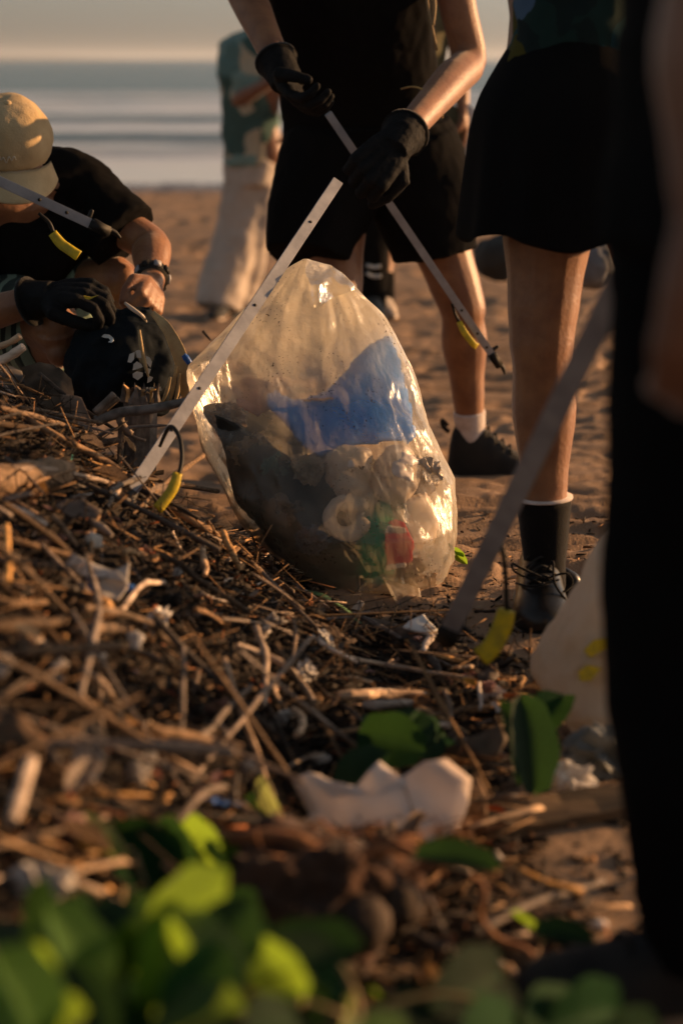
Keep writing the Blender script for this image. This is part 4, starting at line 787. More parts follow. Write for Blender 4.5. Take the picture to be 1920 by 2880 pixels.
def sheet(name, poly, m, depth=.03, inn=.018, label=None, cat=None, parent=None, sub=26, wr=.006):
    """crumpled solid pressed to the inside of the bag film, outline poly in picture points"""
    us = [p[0] for p in poly]; vs2 = [p[1] for p in poly]
    def insd(x, y):
        c = False; j = len(poly)-1
        for i in range(len(poly)):
            xi, yi = poly[i]; xj, yj = poly[j]
            if (yi > y) != (yj > y) and x < (xj-xi)*(y-yi)/(yj-yi)+xi: c = not c
            j = i
        return c
    bm = bmesh.new(); st = (max(us)-min(us))/sub; G_ = {}
    nx = sub+1; ny = int((max(vs2)-min(vs2))/st)+2; cells = []
    for i in range(nx):
        for j in range(ny):
            x, y2 = min(us)+(i+.5)*st, min(vs2)+(j+.5)*st
            if insd(x, y2): cells.append((i, j))
    def vert(i, j, bk):
        key = (i, j, bk)
        if key not in G_:
            x, y2 = min(us)+i*st, min(vs2)+j*st; p = bagfront(x, y2, inn+(depth if bk else 0)); p.y += mnoise.noise(V((x*.02, y2*.02, bk*5)))*wr; G_[key] = bm.verts.new(p)
        return G_[key]
    cs = set(cells)
    for i, j in cells:
        bm.faces.new([vert(a, b2, 0) for a, b2 in ((i, j), (i+1, j), (i+1, j+1), (i, j+1))]); bm.faces.new([vert(a, b2, 1) for a, b2 in ((i, j), (i, j+1), (i+1, j+1), (i+1, j))])
        for (di, dj, e1, e2) in ((-1, 0, (i, j), (i, j+1)), (1, 0, (i+1, j), (i+1, j+1)), (0, -1, (i, j), (i+1, j)), (0, 1, (i, j+1), (i+1, j+1))):
            if (i+di, j+dj) not in cs: bm.faces.new((vert(*e1, 0), vert(*e2, 0), vert(*e2, 1), vert(*e1, 1)))
    o = obj(name, bm, m, parent); sx = o.modifiers.new('sm', 'SMOOTH'); sx.iterations = 6; sx.factor = .5
    if label: rep(o, label, cat)
    return o
sheet('blue_packaging', [(1108, 955), (1060, 965), (1015, 1000), (965, 1060), (930, 1100), (880, 1130), (820, 1138), (770, 1108), (745, 1120), (748, 1160), (800, 1210), (850, 1270), (885, 1300), (930, 1290), (1010, 1268), (1090, 1258), (1150, 1262), (1175, 1240), (1160, 1150), (1138, 1060)], M['blue_pad'], .05, .026, 'bright blue embossed packaging pressed against the film inside the bag', 'packaging', sub=40)
def cyl(u0, v0, u1, v1, r, inn=.07, nck=True):
    def f_(bm):
        a, c_ = bagfront(u0, v0, inn), bagfront(u1, v1, inn)
        ps = [a, mix_(a, c_, .12), mix_(a, c_, .35), mix_(a, c_, .7), mix_(a, c_, .78), mix_(a, c_, .92), c_]; rs = [r*.85, r, r*.93, r, r*.95, r*.4, r*.35] if nck else [r*.8, r, r*.95, r, r, r*.95, r*.7]
        stube(bm, ps, rs, 20, k=3, round_=True)
    return f_
inside('white_bottle', 'crushed milky bottle under the blue packaging in the bag', 'bottle', M['bottle_white'], [cyl(985, 1370, 975, 1280, .046, .050)], [(.04, .02)])
inside('clear_tub', 'pale tub at the right side of the bag above the red label', 'tub', M['bottle_white'], [cyl(1105, 1400, 1120, 1315, .046, .052, False)], [(.03, .018)])
inside('milk_jug', 'white jug with round handle low in the middle of the bag', 'jug', M['bottle_white'], [lambda bm: stube(bm, [bagfront(u_, v_, .030) for u_, v_ in ((1010, 1432), (960, 1422), (928, 1455), (938, 1502), (985, 1515), (1020, 1490))], [.018, .014, .013, .013, .015, .018], 12, round_=True), cyl(1020, 1510, 1015, 1410, .032, .075, False)], [(.03, .010)])
bm = bmesh.new(); rings = []
for v_ in np.linspace(1225, 1640, 40):
    q = []
    for j in range(110):
        th = 2*PI*j/110; p = bagpt(v_, th, -.030+.027*max(0, -math.cos(th))-.060*sm((math.cos(th)+.45)/.7)); p.z += .045*math.cos(th+PI)*sm((1420-v_)/180); k2 = mnoise.noise(p*14)*.016+mnoise.noise(p*34)*.008-.008
        q.append(p+V((math.cos(th), math.sin(th), 0))*k2+V((0, 0, mnoise.noise(p*10)*.03*sm((1330-v_)/100))))
    rings.append(q)
ringloft(bm, rings); rep(obj('dark_rubbish', bm, M['trash_dark']), 'dark mass of mixed rubbish filling the lower part of the bag', 'rubbish')
for k_, (u_, v_, sx_, sy_, c1, lb_) in enumerate([(700, 1275, .035, .03, (.20, .15, .10), 'brown crumpled wrapper high on the left inside the bag'), (775, 1345, .03, .035, (.04, .10, .09), 'dull teal crumpled film left of the white jug'), (860, 1330, .028, .03, (.30, .25, .19), 'tan crumpled packet just below the blue packaging'),
        (800, 1450, .035, .03, (.12, .10, .08), 'dark brown crumpled packet in the shaded left of the bag'), (880, 1530, .03, .025, (.05, .07, .12), 'navy crumpled wrapper low inside the bag'), (1190, 1350, .03, .035, (.55, .47, .38), 'cream crumpled film high on the right inside the bag'), (1150, 1610, .03, .018, (.45, .36, .26), 'tan crumpled film at the bottom right of the bag'), (640, 1190, .03, .028, (.35, .25, .17), 'light brown crumpled paper at the left edge inside the bag')]):
    mm = mat('rubbish_wrapper', c1, .5, tuple(c*.5 for c in c1), 30, .4); crumple('crumpled_wrapper', bagfront(u_, v_, .034), sx_, .018, sy_, mm, 30+k_, lb_, 'wrapper', None, None, .8, 4)
inside('green_bottle', 'green bottle with red and white label low in the bag', 'bottle', M['bottle_green'], [cyl(1060, 1610, 1080, 1450, .046, .050)], [(.05, .008)])
sheet('brown_wrapper', [(900, 1560), (960, 1540), (1020, 1570), (1000, 1620), (930, 1620)], M['trash_dark'], .02, .02, 'dark crumpled wrapper at the bottom of the bag', 'wrapper')
sheet('pink_wrapper', [(640, 1090), (700, 1075), (780, 1095), (790, 1150), (720, 1190), (660, 1160)], M['pink_bit'], .02, .05, 'pale pink wrapper at the upper left inside the bag', 'wrapper')
sheet('orange_strip', [(850, 1127), (935, 1120), (940, 1127), (852, 1134)], M['yellow_leaf'], .008, .008, 'thin orange strip lying on top of the blue packaging', 'strip')
sheet('cream_tub', [(1130, 1420), (1200, 1400), (1240, 1460), (1230, 1530), (1160, 1560), (1140, 1500)], M['bottle_white'], .03, .03, 'cream plastic scrap at the lower right inside the bag', 'plastic scrap')
tl = thing('printed_label', 'red and white printed label with bar code showing through the bag', 'label', at(1120, 1540, 3.25))
def patch(name, poly, m, inn, parent, th=.003):
    return sheet(name, poly, m, th, inn, None, None, parent, 22, 0)
patch('label_red', [(1082, 1490), (1096, 1468), (1112, 1464), (1136, 1472), (1165, 1530), (1160, 1585), (1135, 1592), (1085, 1602)], M['pink'], .010, tl)
patch('label_white', [(1081, 1504), (1090, 1480), (1138, 1486), (1146, 1502)], M['label_white'], .0065, tl)
patch('label_foot', [(1084, 1592), (1142, 1584), (1144, 1598), (1085, 1610)], M['label_white'], .0065, tl)
for k_ in range(11):
    x_ = 1092+k_*4.3; bm = bmesh.new(); w_ = 1.6 if k_ % 3 else .9
    a = [bagfront(x_-w_/2, 1486, .0035), bagfront(x_+w_/2, 1486, .0035), bagfront(x_+w_/2, 1500, .0035), bagfront(x_-w_/2, 1500, .0035)]; f1 = [bm.verts.new(p) for p in a]; f2 = [bm.verts.new(p+V((0, .001, 0))) for p in a]; bm.faces.new(f1); bm.faces.new(f2[::-1])
    for i in range(4): bm.faces.new((f1[i], f2[i], f2[(i+1) % 4], f1[(i+1) % 4]))
    obj('bar', bm, M['ink'], tl, False)
for k_ in range(6):
    bm = bmesh.new(); y2 = 1520+k_*9; tube(bm, [bagfront(1092+(k_ % 3)*4, y2, .0055), bagfront(1125, y2-1, .0055), bagfront(1140+(k_ % 2)*8, y2-2, .0055)], [.0009]*3, 5); obj('print_line', bm, M['pink_bit'], tl, False)
# ------------------------------------------------------------------ sack by the near person
tS = thing('white_sack', 'blurred whitish woven sack resting on the ground beside the near person', 'sack', at(1640, 2060, 2.42))
bm = bmesh.new(); rings = []; n = 72
for vv, ul, ur, ry, Y_ in [(1330, 1742, 1800, .02, 2.35), (1420, 1735, 1830, .04, 2.36), (1520, 1695, 1880, .06, 2.38), (1620, 1640, 1900, .08, 2.40), (1720, 1575, 1910, .09, 2.42), (1810, 1515, 1900, .095, 2.43), (1890, 1490, 1860, .09, 2.43), (1950, 1520, 1830, .085, 2.42), (2020, 1580, 1800, .07, 2.41), (2080, 1625, 1770, .04, 2.40)]:
    a, c_ = at(ul, vv, Y_), at(ur, vv, Y_); c0 = (a+c_)/2; rx = (c_-a).length/2
    rings.append([c0+V((math.cos(2*PI*j/n)*rx*(1+.02*math.sin(j*.8+vv*.01)), math.sin(2*PI*j/n)*ry*(1+.05*math.sin(j*1.1+vv*.02)), 0)) for j in range(n)])
ringloft(bm, rings); o = obj('sack_body', bm, M['sack'], tS); remesh(o, .006, 3, [(.06, .02), (.02, .005)])
for pl in ([(1640, 1830), (1668, 1800), (1715, 1792), (1720, 1812), (1660, 1850)], [(1625, 1890), (1650, 1870), (1690, 1880), (1660, 1915), (1630, 1915)]):
    bm = bmesh.new(); a = [bm.verts.new(at(u_, v_, 2.318)) for u_, v_ in pl]; c_ = [bm.verts.new(at(u_, v_, 2.35)) for u_, v_ in pl]; nn = len(pl); bm.faces.new(a); bm.faces.new(c_[::-1])
    for i in range(nn): bm.faces.new((a[i], c_[i], c_[(i+1) % nn], a[(i+1) % nn]))
    obj('sack_print', bm, M['yellow'], tS, False)

# ------------------------------------------------------------------ debris pile
def stickmesh(seed, flat=1.0, n=7, knots=True, seg=9, bend=.06):
    r = random.Random(seed); bm = bmesh.new(); pts = []; rad = []
    by, bz = r.uniform(-bend, bend), r.uniform(-bend, bend)*.7; kx = r.uniform(.3, .7); ky = r.uniform(-bend, bend)*1.2
    for i in range(seg):
        t_ = i/(seg-1); pts.append(V((t_-.5, by*math.sin(t_*PI)+ky*max(0, t_-kx)+r.uniform(-.012, .012), bz*math.sin(t_*PI*1.3)+r.uniform(-.004, .004))))
        q = .05*(1-.35*t_)*r.uniform(.88, 1.12)*(1.25 if knots and i in (2, 6) else 1); rad.append((q*flat, q))
    T, A_ = frames(pts); rings = []
    for p, t2, a_, q in zip(pts, T, A_, rad):
        b_ = t2.cross(a_); rings.append([p+a_*math.cos(2*PI*k2/n)*q[0]*r.uniform(.9, 1.1)+b_*math.sin(2*PI*k2/n)*q[1]*r.uniform(.9, 1.1) for k2 in range(n)])
    rings[0] = [p+T[0]*r.uniform(-.01, .012) for p in rings[0]]; rings[-1] = [p+T[0]*r.uniform(-.012, .02) for p in rings[-1]]
    ringloft(bm, rings); me = bpy.data.meshes.new('stick'); bmesh.ops.recalc_face_normals(bm, faces=bm.faces[:]); bm.to_mesh(me); bm.free()
    me.polygons.foreach_set('use_smooth', [n > 5]*len(me.polygons)); return me
def addm(me, m): me = me.copy(); me.materials.clear(); me.materials.append(m); return me
base_st = [stickmesh(i) for i in range(10)]; base_rd = [stickmesh(50+i, .35, 6, False, 6, .03) for i in range(6)]
VAR = {'stick': [addm(m_, M['stick']) for m_ in base_st]+[addm(m_, M['root']) for m_ in base_st[:4]]+[addm(m_, M['bark']) for m_ in base_st[5:7]], 'reed': [addm(m_, M['reed']) for m_ in base_rd]+[addm(m_, M['reed']) for m_ in base_st[:3]]}
def leafmesh(seed, wid=.5, curl=.2, cup=.12, notch=0, n=10, lobes=0.0, crumple=.02):
    r = random.Random(seed); bm = bmesh.new(); rows_ = []
    for i in range(n+1):
        t_ = i/n; w_ = wid*math.sin(PI*min(1, t_*.96+.02))**.62*(1-.25*t_)*.5 if notch == 0 else wid*.5*(1-(2*t_-1)**2)**.5*(1.0)+.004
        row = []
        for j in range(7):
            s_ = (j-3)/3; x_ = t_+(notch*abs(s_)**1.5*.12 if t_ > .8 else 0)-(notch*abs(s_)*.10 if t_ < .15 else 0)
            z_ = cup*abs(s_)*w_*2-curl*t_*t_+r.uniform(-1, 1)*crumple; row.append(bm.verts.new((x_, s_*w_+r.uniform(-1, 1)*crumple*.3, z_)))
        rows_.append(row)
    for i in range(n):
        for j in range(6): bm.faces.new((rows_[i][j], rows_[i+1][j], rows_[i+1][j+1], rows_[i][j+1]))
    me = bpy.data.meshes.new('leaf'); bm.to_mesh(me); bm.free(); me.polygons.foreach_set('use_smooth', [True]*len(me.polygons)); return me
DL = [leafmesh(i, .42, random.uniform(-.3, .5), random.uniform(.2, 1.0), 0, 8, 0, .035) for i in range(8)]
VAR['dry'] = [addm(m_, M['dry_leaf']) for m_ in DL]+[addm(m_, M['grey_leaf']) for m_ in DL[:5]]
def inst(name, me, loc, rot, sc, label, cat, group):
    o = bpy.data.objects.new(name, me); C.objects.link(o); o.location = loc; o.rotation_mode = 'QUATERNION'; o.rotation_quaternion = rot; o.scale = sc; return rep(o, label, cat, group)
from mathutils import Quaternion, Euler
def samp(ymin=1.05, ymax=3.75, pw=1.0, off=.05):
    while True:
        y2 = ymin+(ymax-ymin)*random.random()**pw; x_ = random.uniform(-.26, .20)*y2
        if pile_shade_mask(x_, y2) > random.uniform(.15, .8): return x_, y2
def lay(x_, y2, tilt=18, L_=.1):
    az = random.uniform(0, 2*PI); e = .04
    hx = (gz(x_+e, y2)-gz(x_-e, y2))/(2*e); hy = (gz(x_, y2+e)-gz(x_, y2-e))/(2*e); nrm = V((-hx*.8, -hy*.8, 1)).normalized()
    d = V((math.cos(az), math.sin(az), 0)); d = (d-nrm*d.dot(nrm)).normalized(); d = (d+nrm*math.tan(R(random.gauss(0, tilt)))).normalized(); return d, nrm
for i in range(280):
    x_, y2 = samp(1.2, 3.7, .8); L_ = random.choice([.05, .07, .09, .12, .16, .22, .3, .36])*random.uniform(.8, 1.2); d, nrm = lay(x_, y2, 16); r_ = random.uniform(.0014, .0040)*(1+L_*1.5)
    inst('stick', random.choice(VAR['stick']), (x_, y2, gz(x_, y2)+r_+random.random()**1.5*.05+abs(d.dot(nrm))*L_*.35), axes(d, nrm.cross(d).cross(d)*-1+nrm*.01).to_quaternion(), (L_, r_/.05, r_/.05), 'thin dry stick tangled in the beach debris pile', 'stick', 'sticks tangled in the debris pile')
for i in range(220):
    x_, y2 = samp(1.3, 3.7, .8); L_ = random.choice([.03, .04, .06, .08, .12])*random.uniform(.8, 1.2); d, nrm = lay(x_, y2, 14); r_ = random.uniform(.0018, .0050)*(1.8 if i % 5 == 0 else 1)
    inst('reed_piece', random.choice(VAR['reed']), (x_, y2, gz(x_, y2)+r_+random.random()*.04), axes(d, nrm).to_quaternion(), (L_, r_/.05, r_/.05), 'short pale broken reed in the beach debris pile', 'reed', 'broken reeds in the debris pile')
for i in range(110):
    x_, y2 = samp(1.3, 3.75, .8); L_ = random.uniform(.025, .07); d, nrm = lay(x_, y2, 25); q = (axes(d, nrm) @ Euler((random.uniform(-.8, .8), 0, 0)).to_matrix()).to_quaternion()
    inst('dry_leaf', random.choice(VAR['dry']), (x_, y2, gz(x_, y2)+.012+random.random()*.04), q, (L_, L_, L_), 'curled dry brown leaf in the beach debris pile', 'dry leaf', 'dry leaves in the debris pile')
for i in range(44):
    x_, y2 = samp(1.4, 2.85, .8); s_ = random.uniform(.007, .018)
    crumple('plastic_scrap', V((x_, y2, gz(x_, y2)+.02+random.random()*.02)), s_*random.uniform(.8, 1.6), s_, s_*random.uniform(.3, .8), M['white_bit'] if i % 6 else M['pink_bit'], i, 'small pale plastic scrap in the beach debris pile', 'plastic scrap', Euler((random.random(), random.random(), random.random()*6)).to_matrix(), 'pale plastic scraps in the debris pile', 1.1, 3)
VAR['red'] = [addm(m_, M['red_bit']) for m_ in DL[:4]]
for i in range(46):
    x_, y2 = samp(1.6, 3.3, .9); L_ = random.uniform(.012, .03); d, nrm = lay(x_, y2, 30)
    inst('red_leaf', random.choice(VAR['red']), (x_, y2, gz(x_, y2)+.015+random.random()*.03), axes(d, nrm).to_quaternion(), (L_, L_, L_), 'small red brown leaf fragment in the debris pile', 'leaf fragment', 'red brown fragments in the debris pile')
# uncountable fine litter: one mesh
def fine(nm, N_, fn, m, kind='stuff'):
    co = []; tone = []; fc = []
    tmpl = np.array([[-.5, -.5, -.5], [-.5, .5, -.5], [-.5, .5, .5], [-.5, -.5, .5], [.5, -.4, -.4], [.5, .4, -.4], [.5, .4, .4], [.5, -.4, .4]])
    F_ = np.array([[0, 1, 2, 3], [7, 6, 5, 4], [0, 4, 5, 1], [1, 5, 6, 2], [2, 6, 7, 3], [3, 7, 4, 0]])
    P_, L_, Wd, Hh_, tn, til = fn(N_); n2 = len(P_); az = rng.uniform(0, 2*PI, n2); pt = rng.normal(0, til, n2); rl = rng.uniform(0, PI, n2)
    d = np.stack([np.cos(az)*np.cos(pt), np.sin(az)*np.cos(pt), np.sin(pt)], 1); s_ = np.stack([-np.sin(az), np.cos(az), np.zeros(n2)], 1); w_ = np.cross(d, s_)
    s2 = s_*np.cos(rl)[:, None]+w_*np.sin(rl)[:, None]; w2 = np.cross(d, s2); bend = rng.normal(0, .12, n2)
    vv = (P_[:, None, :]+tmpl[None, :, 0:1]*(d*L_[:, None])[:, None, :]+tmpl[None, :, 1:2]*(s2*Wd[:, None])[:, None, :]+tmpl[None, :, 2:3]*(w2*Hh_[:, None])[:, None, :])
    co = vv.reshape(-1, 3); fc = (F_[None]+np.arange(n2)[:, None, None]*8).reshape(-1, 4)
    me = bpy.data.meshes.new(nm); me.vertices.add(len(co)); me.vertices.foreach_set('co', co.astype(np.float32).ravel()); me.loops.add(fc.size); me.loops.foreach_set('vertex_index', fc.ravel().astype(np.int32)); me.polygons.add(len(fc)); me.polygons.foreach_set('loop_start', np.arange(0, fc.size, 4, dtype=np.int32)); me.update(calc_edges=True)
    a_ = me.attributes.new('tone', 'FLOAT', 'POINT'); a_.data.foreach_set('value', np.repeat(tn, 8).astype(np.float32))
    return rep(link(nm, me, m), kind=kind)
def ptsin(N_, a, b, mlo, edge=False):
    y2 = a+(b-a)*rng.random(N_*4)**.8; x_ = rng.uniform(-.27, .21, N_*4)*y2; pm = pile_shade_mask(x_, y2); ok = (pm > rng.uniform(.05, .6, N_*4)) if not edge else (rng.random(N_*4) < (.05+.55*np.exp(-((pm-.25)/.3)**2)))
    x_, y2 = x_[ok][:N_], y2[ok][:N_]; return x_, y2
def f1(N_):
    x_, y2 = ptsin(N_, 1.0, 3.75, .1); n2 = len(x_); L_ = rng.lognormal(math.log(.020), .55, n2); return np.stack([x_, y2, ground(x_, y2)+rng.random(n2)**2*.022], 1), L_, np.clip(L_*rng.uniform(.06, .3, n2), .0012, .009), rng.uniform(.0006, .003, n2), rng.random(n2)**3.2, .25
fine('fine_debris', 15000, f1, M['fine'])
def f2(N_):
    x_, y2 = ptsin(N_, 1.2, 4.0, .1, True); n2 = len(x_); L_ = rng.lognormal(math.log(.012), .5, n2); return np.stack([x_, y2, ground(x_, y2)+.002], 1), L_, np.clip(L_*rng.uniform(.1, .4, n2), .001, .006), rng.uniform(.0006, .003, n2), rng.random(n2)**1.1*.85, .12
fine('scattered_litter', 3500, f2, M['fine'])
def f3(N_):
    x_, y2 = ptsin(N_, 1.6, 3.6, .1); n2 = len(x_); L_ = rng.lognormal(math.log(.055), .4, n2); return np.stack([x_, y2, ground(x_, y2)+rng.random(n2)*.05+.01], 1), L_, rng.uniform(.0008, .002, n2), rng.uniform(.0006, .0015, n2), rng.random(n2)**1.2*.86, .5
fine('thin_rootlets', 2600, f3, M['fine'])

def hero(name, label, cat, pts, rad, m, n=9, up=.012, flat=None, wob=.12, k=4, group=None):
    """pts: picture points laid on the pile (u, v[, lift])"""
    P_ = []
    for p in pts:
        if len(p) > 3: P_.append(at(p[0], p[1], p[3]))
        else: q = gpt(p[0], p[1], up+(p[2] if len(p) > 2 else 0)); P_.append(q)
    if not isinstance(rad, (list, tuple)): rad = [rad]*len(P_)
    r = random.Random(len(label)*7+int(pts[0][0])); bm = bmesh.new(); pp, rr = smoothpath(P_, rad, 2 if name == 'stick' else k)
    if name == 'stick': pp = [p+V((r.uniform(-1, 1), r.uniform(-1, 1), r.uniform(-1, 1)))*.0016 for p in pp]; rr = [q*(.62+.25*r.random()) for q in rr]
    T, A_ = frames(pp); rings = []
    for p, t2, a_, q in zip(pp, T, A_, rr):
        b_ = t2.cross(a_); kk = r.uniform(1-wob, 1+wob); fl_ = flat or 1
        rings.append([p+a_*math.cos(2*PI*j/n)*q*fl_*kk*r.uniform(.93, 1.07)+b_*math.sin(2*PI*j/n)*q*kk*r.uniform(.93, 1.07) for j in range(n)])
    ringloft(bm, rings); o = obj(name, bm, m, smooth=(name != 'stick')); return rep(o, label, cat, group)
hero('driftwood_log', 'short thick driftwood log with a rounded end at the left edge', 'log', [(-60, 1358), (40, 1352), (120, 1338), (185, 1330), (200, 1338)], [.027, .028, .027, .021, .010], M['root'], 14, .035)
hero('bamboo_stick', 'straight bamboo stick with a cut end above the driftwood log', 'stick', [(-40, 1262, 0, 3.12), (100, 1228, 0, 3.2), (236, 1193, 0, 3.28)], [.0095, .0095, .0095], M['reed'], 12, wob=.03)
hero('broken_reed', 'upper thick orange broken reed at the left edge', 'reed', [(-40, 990, 0, 3.3), (30, 962, 0, 3.3), (58, 945, 0, 3.3)], [.010, .010, .011], M['reed'], 8, flat=.6)
hero('broken_reed', 'lower thick orange broken reed at the left edge', 'reed', [(-40, 1035, 0, 3.28), (30, 1000, 0, 3.28), (68, 975, 0, 3.28)], [.013, .012, .011], M['reed'], 8, flat=.7)
hero('long_twig', 'very long thin twig running diagonally down the face of the pile', 'twig', [(20, 1140, .03), (150, 1220, .03), (300, 1300, .02), (450, 1410, .02), (600, 1500, .015), (700, 1570, .01), (800, 1650, .01), (940, 1745, .005), (1040, 1810, .005)], [.004, .006, .007, .007, .0065, .006, .005, .004, .003], M['stick'], 8)
hero('long_twig', 'thin straight twig slanting from the dry leaves to the stump', 'twig', [(110, 1050, 0, 3.3), (220, 1140, 0, 3.28), (320, 1205, 0, 3.25)], [.004, .005, .003], M['stick'], 8)
hero('bark_log', 'grooved brown bark log lying beside the shoe at the pile edge', 'log', [(1000, 1745, .012), (1090, 1775, .018), (1180, 1805, .018), (1255, 1835, .014), (1285, 1842, .01)], [.010, .022, .026, .022, .010], M['bark'], 16, .0, flat=.75, wob=.1)
hero('branch', 'forked branch under the bark log', 'branch', [(1140, 1800, .01), (1210, 1850, .012), (1240, 1900, .01)], [.010, .008, .004], M['bark'], 8)
# stump with roots
tT = thing('driftwood_stump', 'upright driftwood stump with jagged top and roots between the black bag and picker', 'stump', at(400, 1320, 3.14))
bm = bmesh.new(); rings = []
for vv, uc, w_ in [(1330, 385, 52), (1270, 392, 50), (1200, 396, 46), (1150, 396, 42), (1118, 396, 46)]:
    c0 = at(uc, vv, 3.2); rings.append([c0+V((math.cos(2*PI*j/22)*w_/5000*3.2*(1+.12*math.sin(j*2.3+vv*.05)), math.sin(2*PI*j/22)*w_/5000*3*(1+.1*math.sin(j*1.7)), (.022*math.sin(j*2.9)+.012*math.sin(j*1.3)) if vv < 1120 else 0)) for j in range(22)])
ringloft(bm, rings); obj('trunk', bm, M['root'], tT, smooth=False)
for pts, r_ in (([(270, 1185), (340, 1160), (430, 1150), (525, 1128)], .010), ([(345, 1150), (338, 1180), (352, 1205), (372, 1222)], .008), ([(342, 1190), (340, 1240), (338, 1300)], .006), ([(250, 1255), (285, 1222), (340, 1205), (480, 1195)], .0038), ([(268, 1160), (300, 1130), (322, 1108)], .007), ([(275, 1170), (310, 1140), (335, 1120)], .005), ([(360, 1215), (380, 1230), (410, 1240)], .003), ([(240, 1255), (300, 1245), (350, 1235)], .007)):
    bm = bmesh.new(); stube(bm, [at(u_, v_, 3.13) for u_, v_ in pts], [r_, r_*.95, r_*.9][:len(pts)]+[r_*.7]*(len(pts)-3), 8); obj('root', bm, M['root'], tT)
for k_ in range(9):
    bm = bmesh.new(); u_ = 348+k_*11.5; stube(bm, [at(u_, 1130, 3.19), at(u_+random.uniform(-4, 4), 1100, 3.19), at(u_+random.uniform(-16, 16), 1068+random.uniform(0, 42), 3.18)], [.008, .0045, .001], 6); obj('splinter', bm, M['reed'] if k_ % 2 else M['bark'], tT, smooth=False)
# crumpled big leaves at the left edge
def bigleaf(name, label, cat, pl, m, Y_=None, up=.035, depth=.02, seed=0, parent=None, lift=.02, cuts=4, group=None, th=.0015, nrm=None):
    """leaf or scrap traced by a polygon, laid at its own distance with a crumpled relief and thickness"""
    bm = bmesh.new(); cu, cv = sum(p[0] for p in pl)/len(pl), sum(p[1] for p in pl)/len(pl)
    base = gpt(cu, cv, up) if Y_ is None else at(cu, cv, Y_); Yc = base.y
    def put(u_, v_): return at(u_, v_, Yc-(v_-cv)/F*Yc*(1.1 if nrm is None else nrm))
    vv = [bm.verts.new(put(u_, v_)) for u_, v_ in pl]; c0 = bm.verts.new(put(cu, cv))
    for i in range(len(vv)): bm.faces.new((vv[i], vv[(i+1) % len(vv)], c0))
    bmesh.ops.subdivide_edges(bm, edges=bm.edges[:], cuts=cuts, use_grid_fill=True)
    for v_ in bm.verts:
        q = v_.co; a = mnoise.ridged_multi_fractal(q*14+V((seed, 0, 0)), 1, 2, 3, 1, 2)-1.1; v_.co = q+V((0, -.7, .7))*(a*depth*.5+mnoise.noise(q*40)*depth*.3)
    o = obj(name, bm, m, parent); s_ = o.modifiers.new('sol', 'SOLIDIFY'); s_.thickness = th
    if parent is None: rep(o, label, cat, group)
    elif label: o['label'] = label
    return o
bigleaf('dry_palm_leaf', 'crumpled dark brown leaf hanging over the left end of the pile', 'dry leaf', [(60, 1030), (150, 1025), (200, 1060), (210, 1130), (170, 1180), (110, 1180), (80, 1120)], M['grey_leaf'], 3.3, depth=.04, seed=1)
bigleaf('dry_palm_leaf', 'large folded brown leaf at the left edge above the bamboo stick', 'dry leaf', [(-40, 1040), (60, 1040), (110, 1090), (120, 1170), (60, 1200), (-40, 1190)], M['grey_leaf'], 3.35, depth=.05, seed=2)
bigleaf('dry_palm_leaf', 'pointed brown leaf drooping beside the black bag', 'dry leaf', [(170, 1110), (230, 1120), (258, 1180), (262, 1240), (225, 1200), (180, 1170)], M['dry_leaf'], 3.25, depth=.03, seed=3)
bigleaf('curled_leaf', 'pale brown curled leaf resting on the lit top of the pile', 'dry leaf', [(150, 1425), (185, 1405), (240, 1408), (288, 1438), (270, 1458), (200, 1458)], M['dry_leaf'], None, .045, .012, 4)
bigleaf('white_sheet', 'torn white plastic strip on the pile left of centre', 'plastic scrap', [(175, 1595), (205, 1560), (260, 1585), (330, 1610), (365, 1640), (300, 1630), (230, 1620)], M['white_bit'], None, .05, .015, 5)
bigleaf('white_sheet', 'crumpled cream plastic scrap over blue plastic on the pile', 'plastic scrap', [(255, 1640), (310, 1610), (365, 1580), (358, 1650), (330, 1690), (280, 1680)], M['white_bit'], None, .05, .02, 6)
bigleaf('blue_film', 'crinkled blue plastic film under the cream scrap', 'plastic film', [(222, 1640), (260, 1625), (380, 1650), (375, 1665), (290, 1680), (230, 1690)], M['blue_plastic'], None, .018, .015, 7)
bigleaf('white_sheet', 'small folded white scrap in the shaded middle of the pile', 'plastic scrap', [(355, 1785), (385, 1775), (408, 1795), (395, 1830), (365, 1825)], M['white_bit'], None, .05, .015, 8)
bigleaf('white_sheet', 'bright white scrap at the far left edge of the pile', 'plastic scrap', [(-20, 1840), (25, 1838), (45, 1868), (10, 1905), (-20, 1900)], M['white_bit'], None, .05, .015, 9)
bigleaf('white_sheet', 'pinkish white crumpled scrap left of the crossing sticks', 'plastic scrap', [(145, 1875), (175, 1855), (195, 1870), (175, 1890), (150, 1890)], M['white_bit'], None, .05, .012, 10)
bigleaf('white_shard', 'angular white foam shard behind the bark log', 'foam piece', [(1130, 1770), (1150, 1752), (1190, 1732), (1208, 1755), (1228, 1775), (1200, 1790)], M['label_white'], None, .045, .006, 11, th=.006)
bigleaf('white_sheet', 'small white plastic flake behind the foot of the bag', 'plastic scrap', [(985, 1715), (1010, 1690), (1025, 1695), (1010, 1725)], M['white_bit'], None, .01, .008, 12)
bigleaf('pale_scrap', 'pale rounded scrap above the torn white strip', 'plastic scrap', [(235, 1520), (255, 1495), (285, 1505), (290, 1540), (260, 1545)], M['white_bit'], None, .05, .012, 13)
hero('green_strap', 'flat green plastic strap lying at the foot of the rubbish bag', 'strap', [(768, 1632, .012), (830, 1655, .014), (900, 1672, .016), (950, 1700, .014), (1000, 1738, .012), (1030, 1780, .01)], [.004, .007, .009, .0075, .007, .002], M['green_strap'], 8, .004, flat=.25, wob=.05)
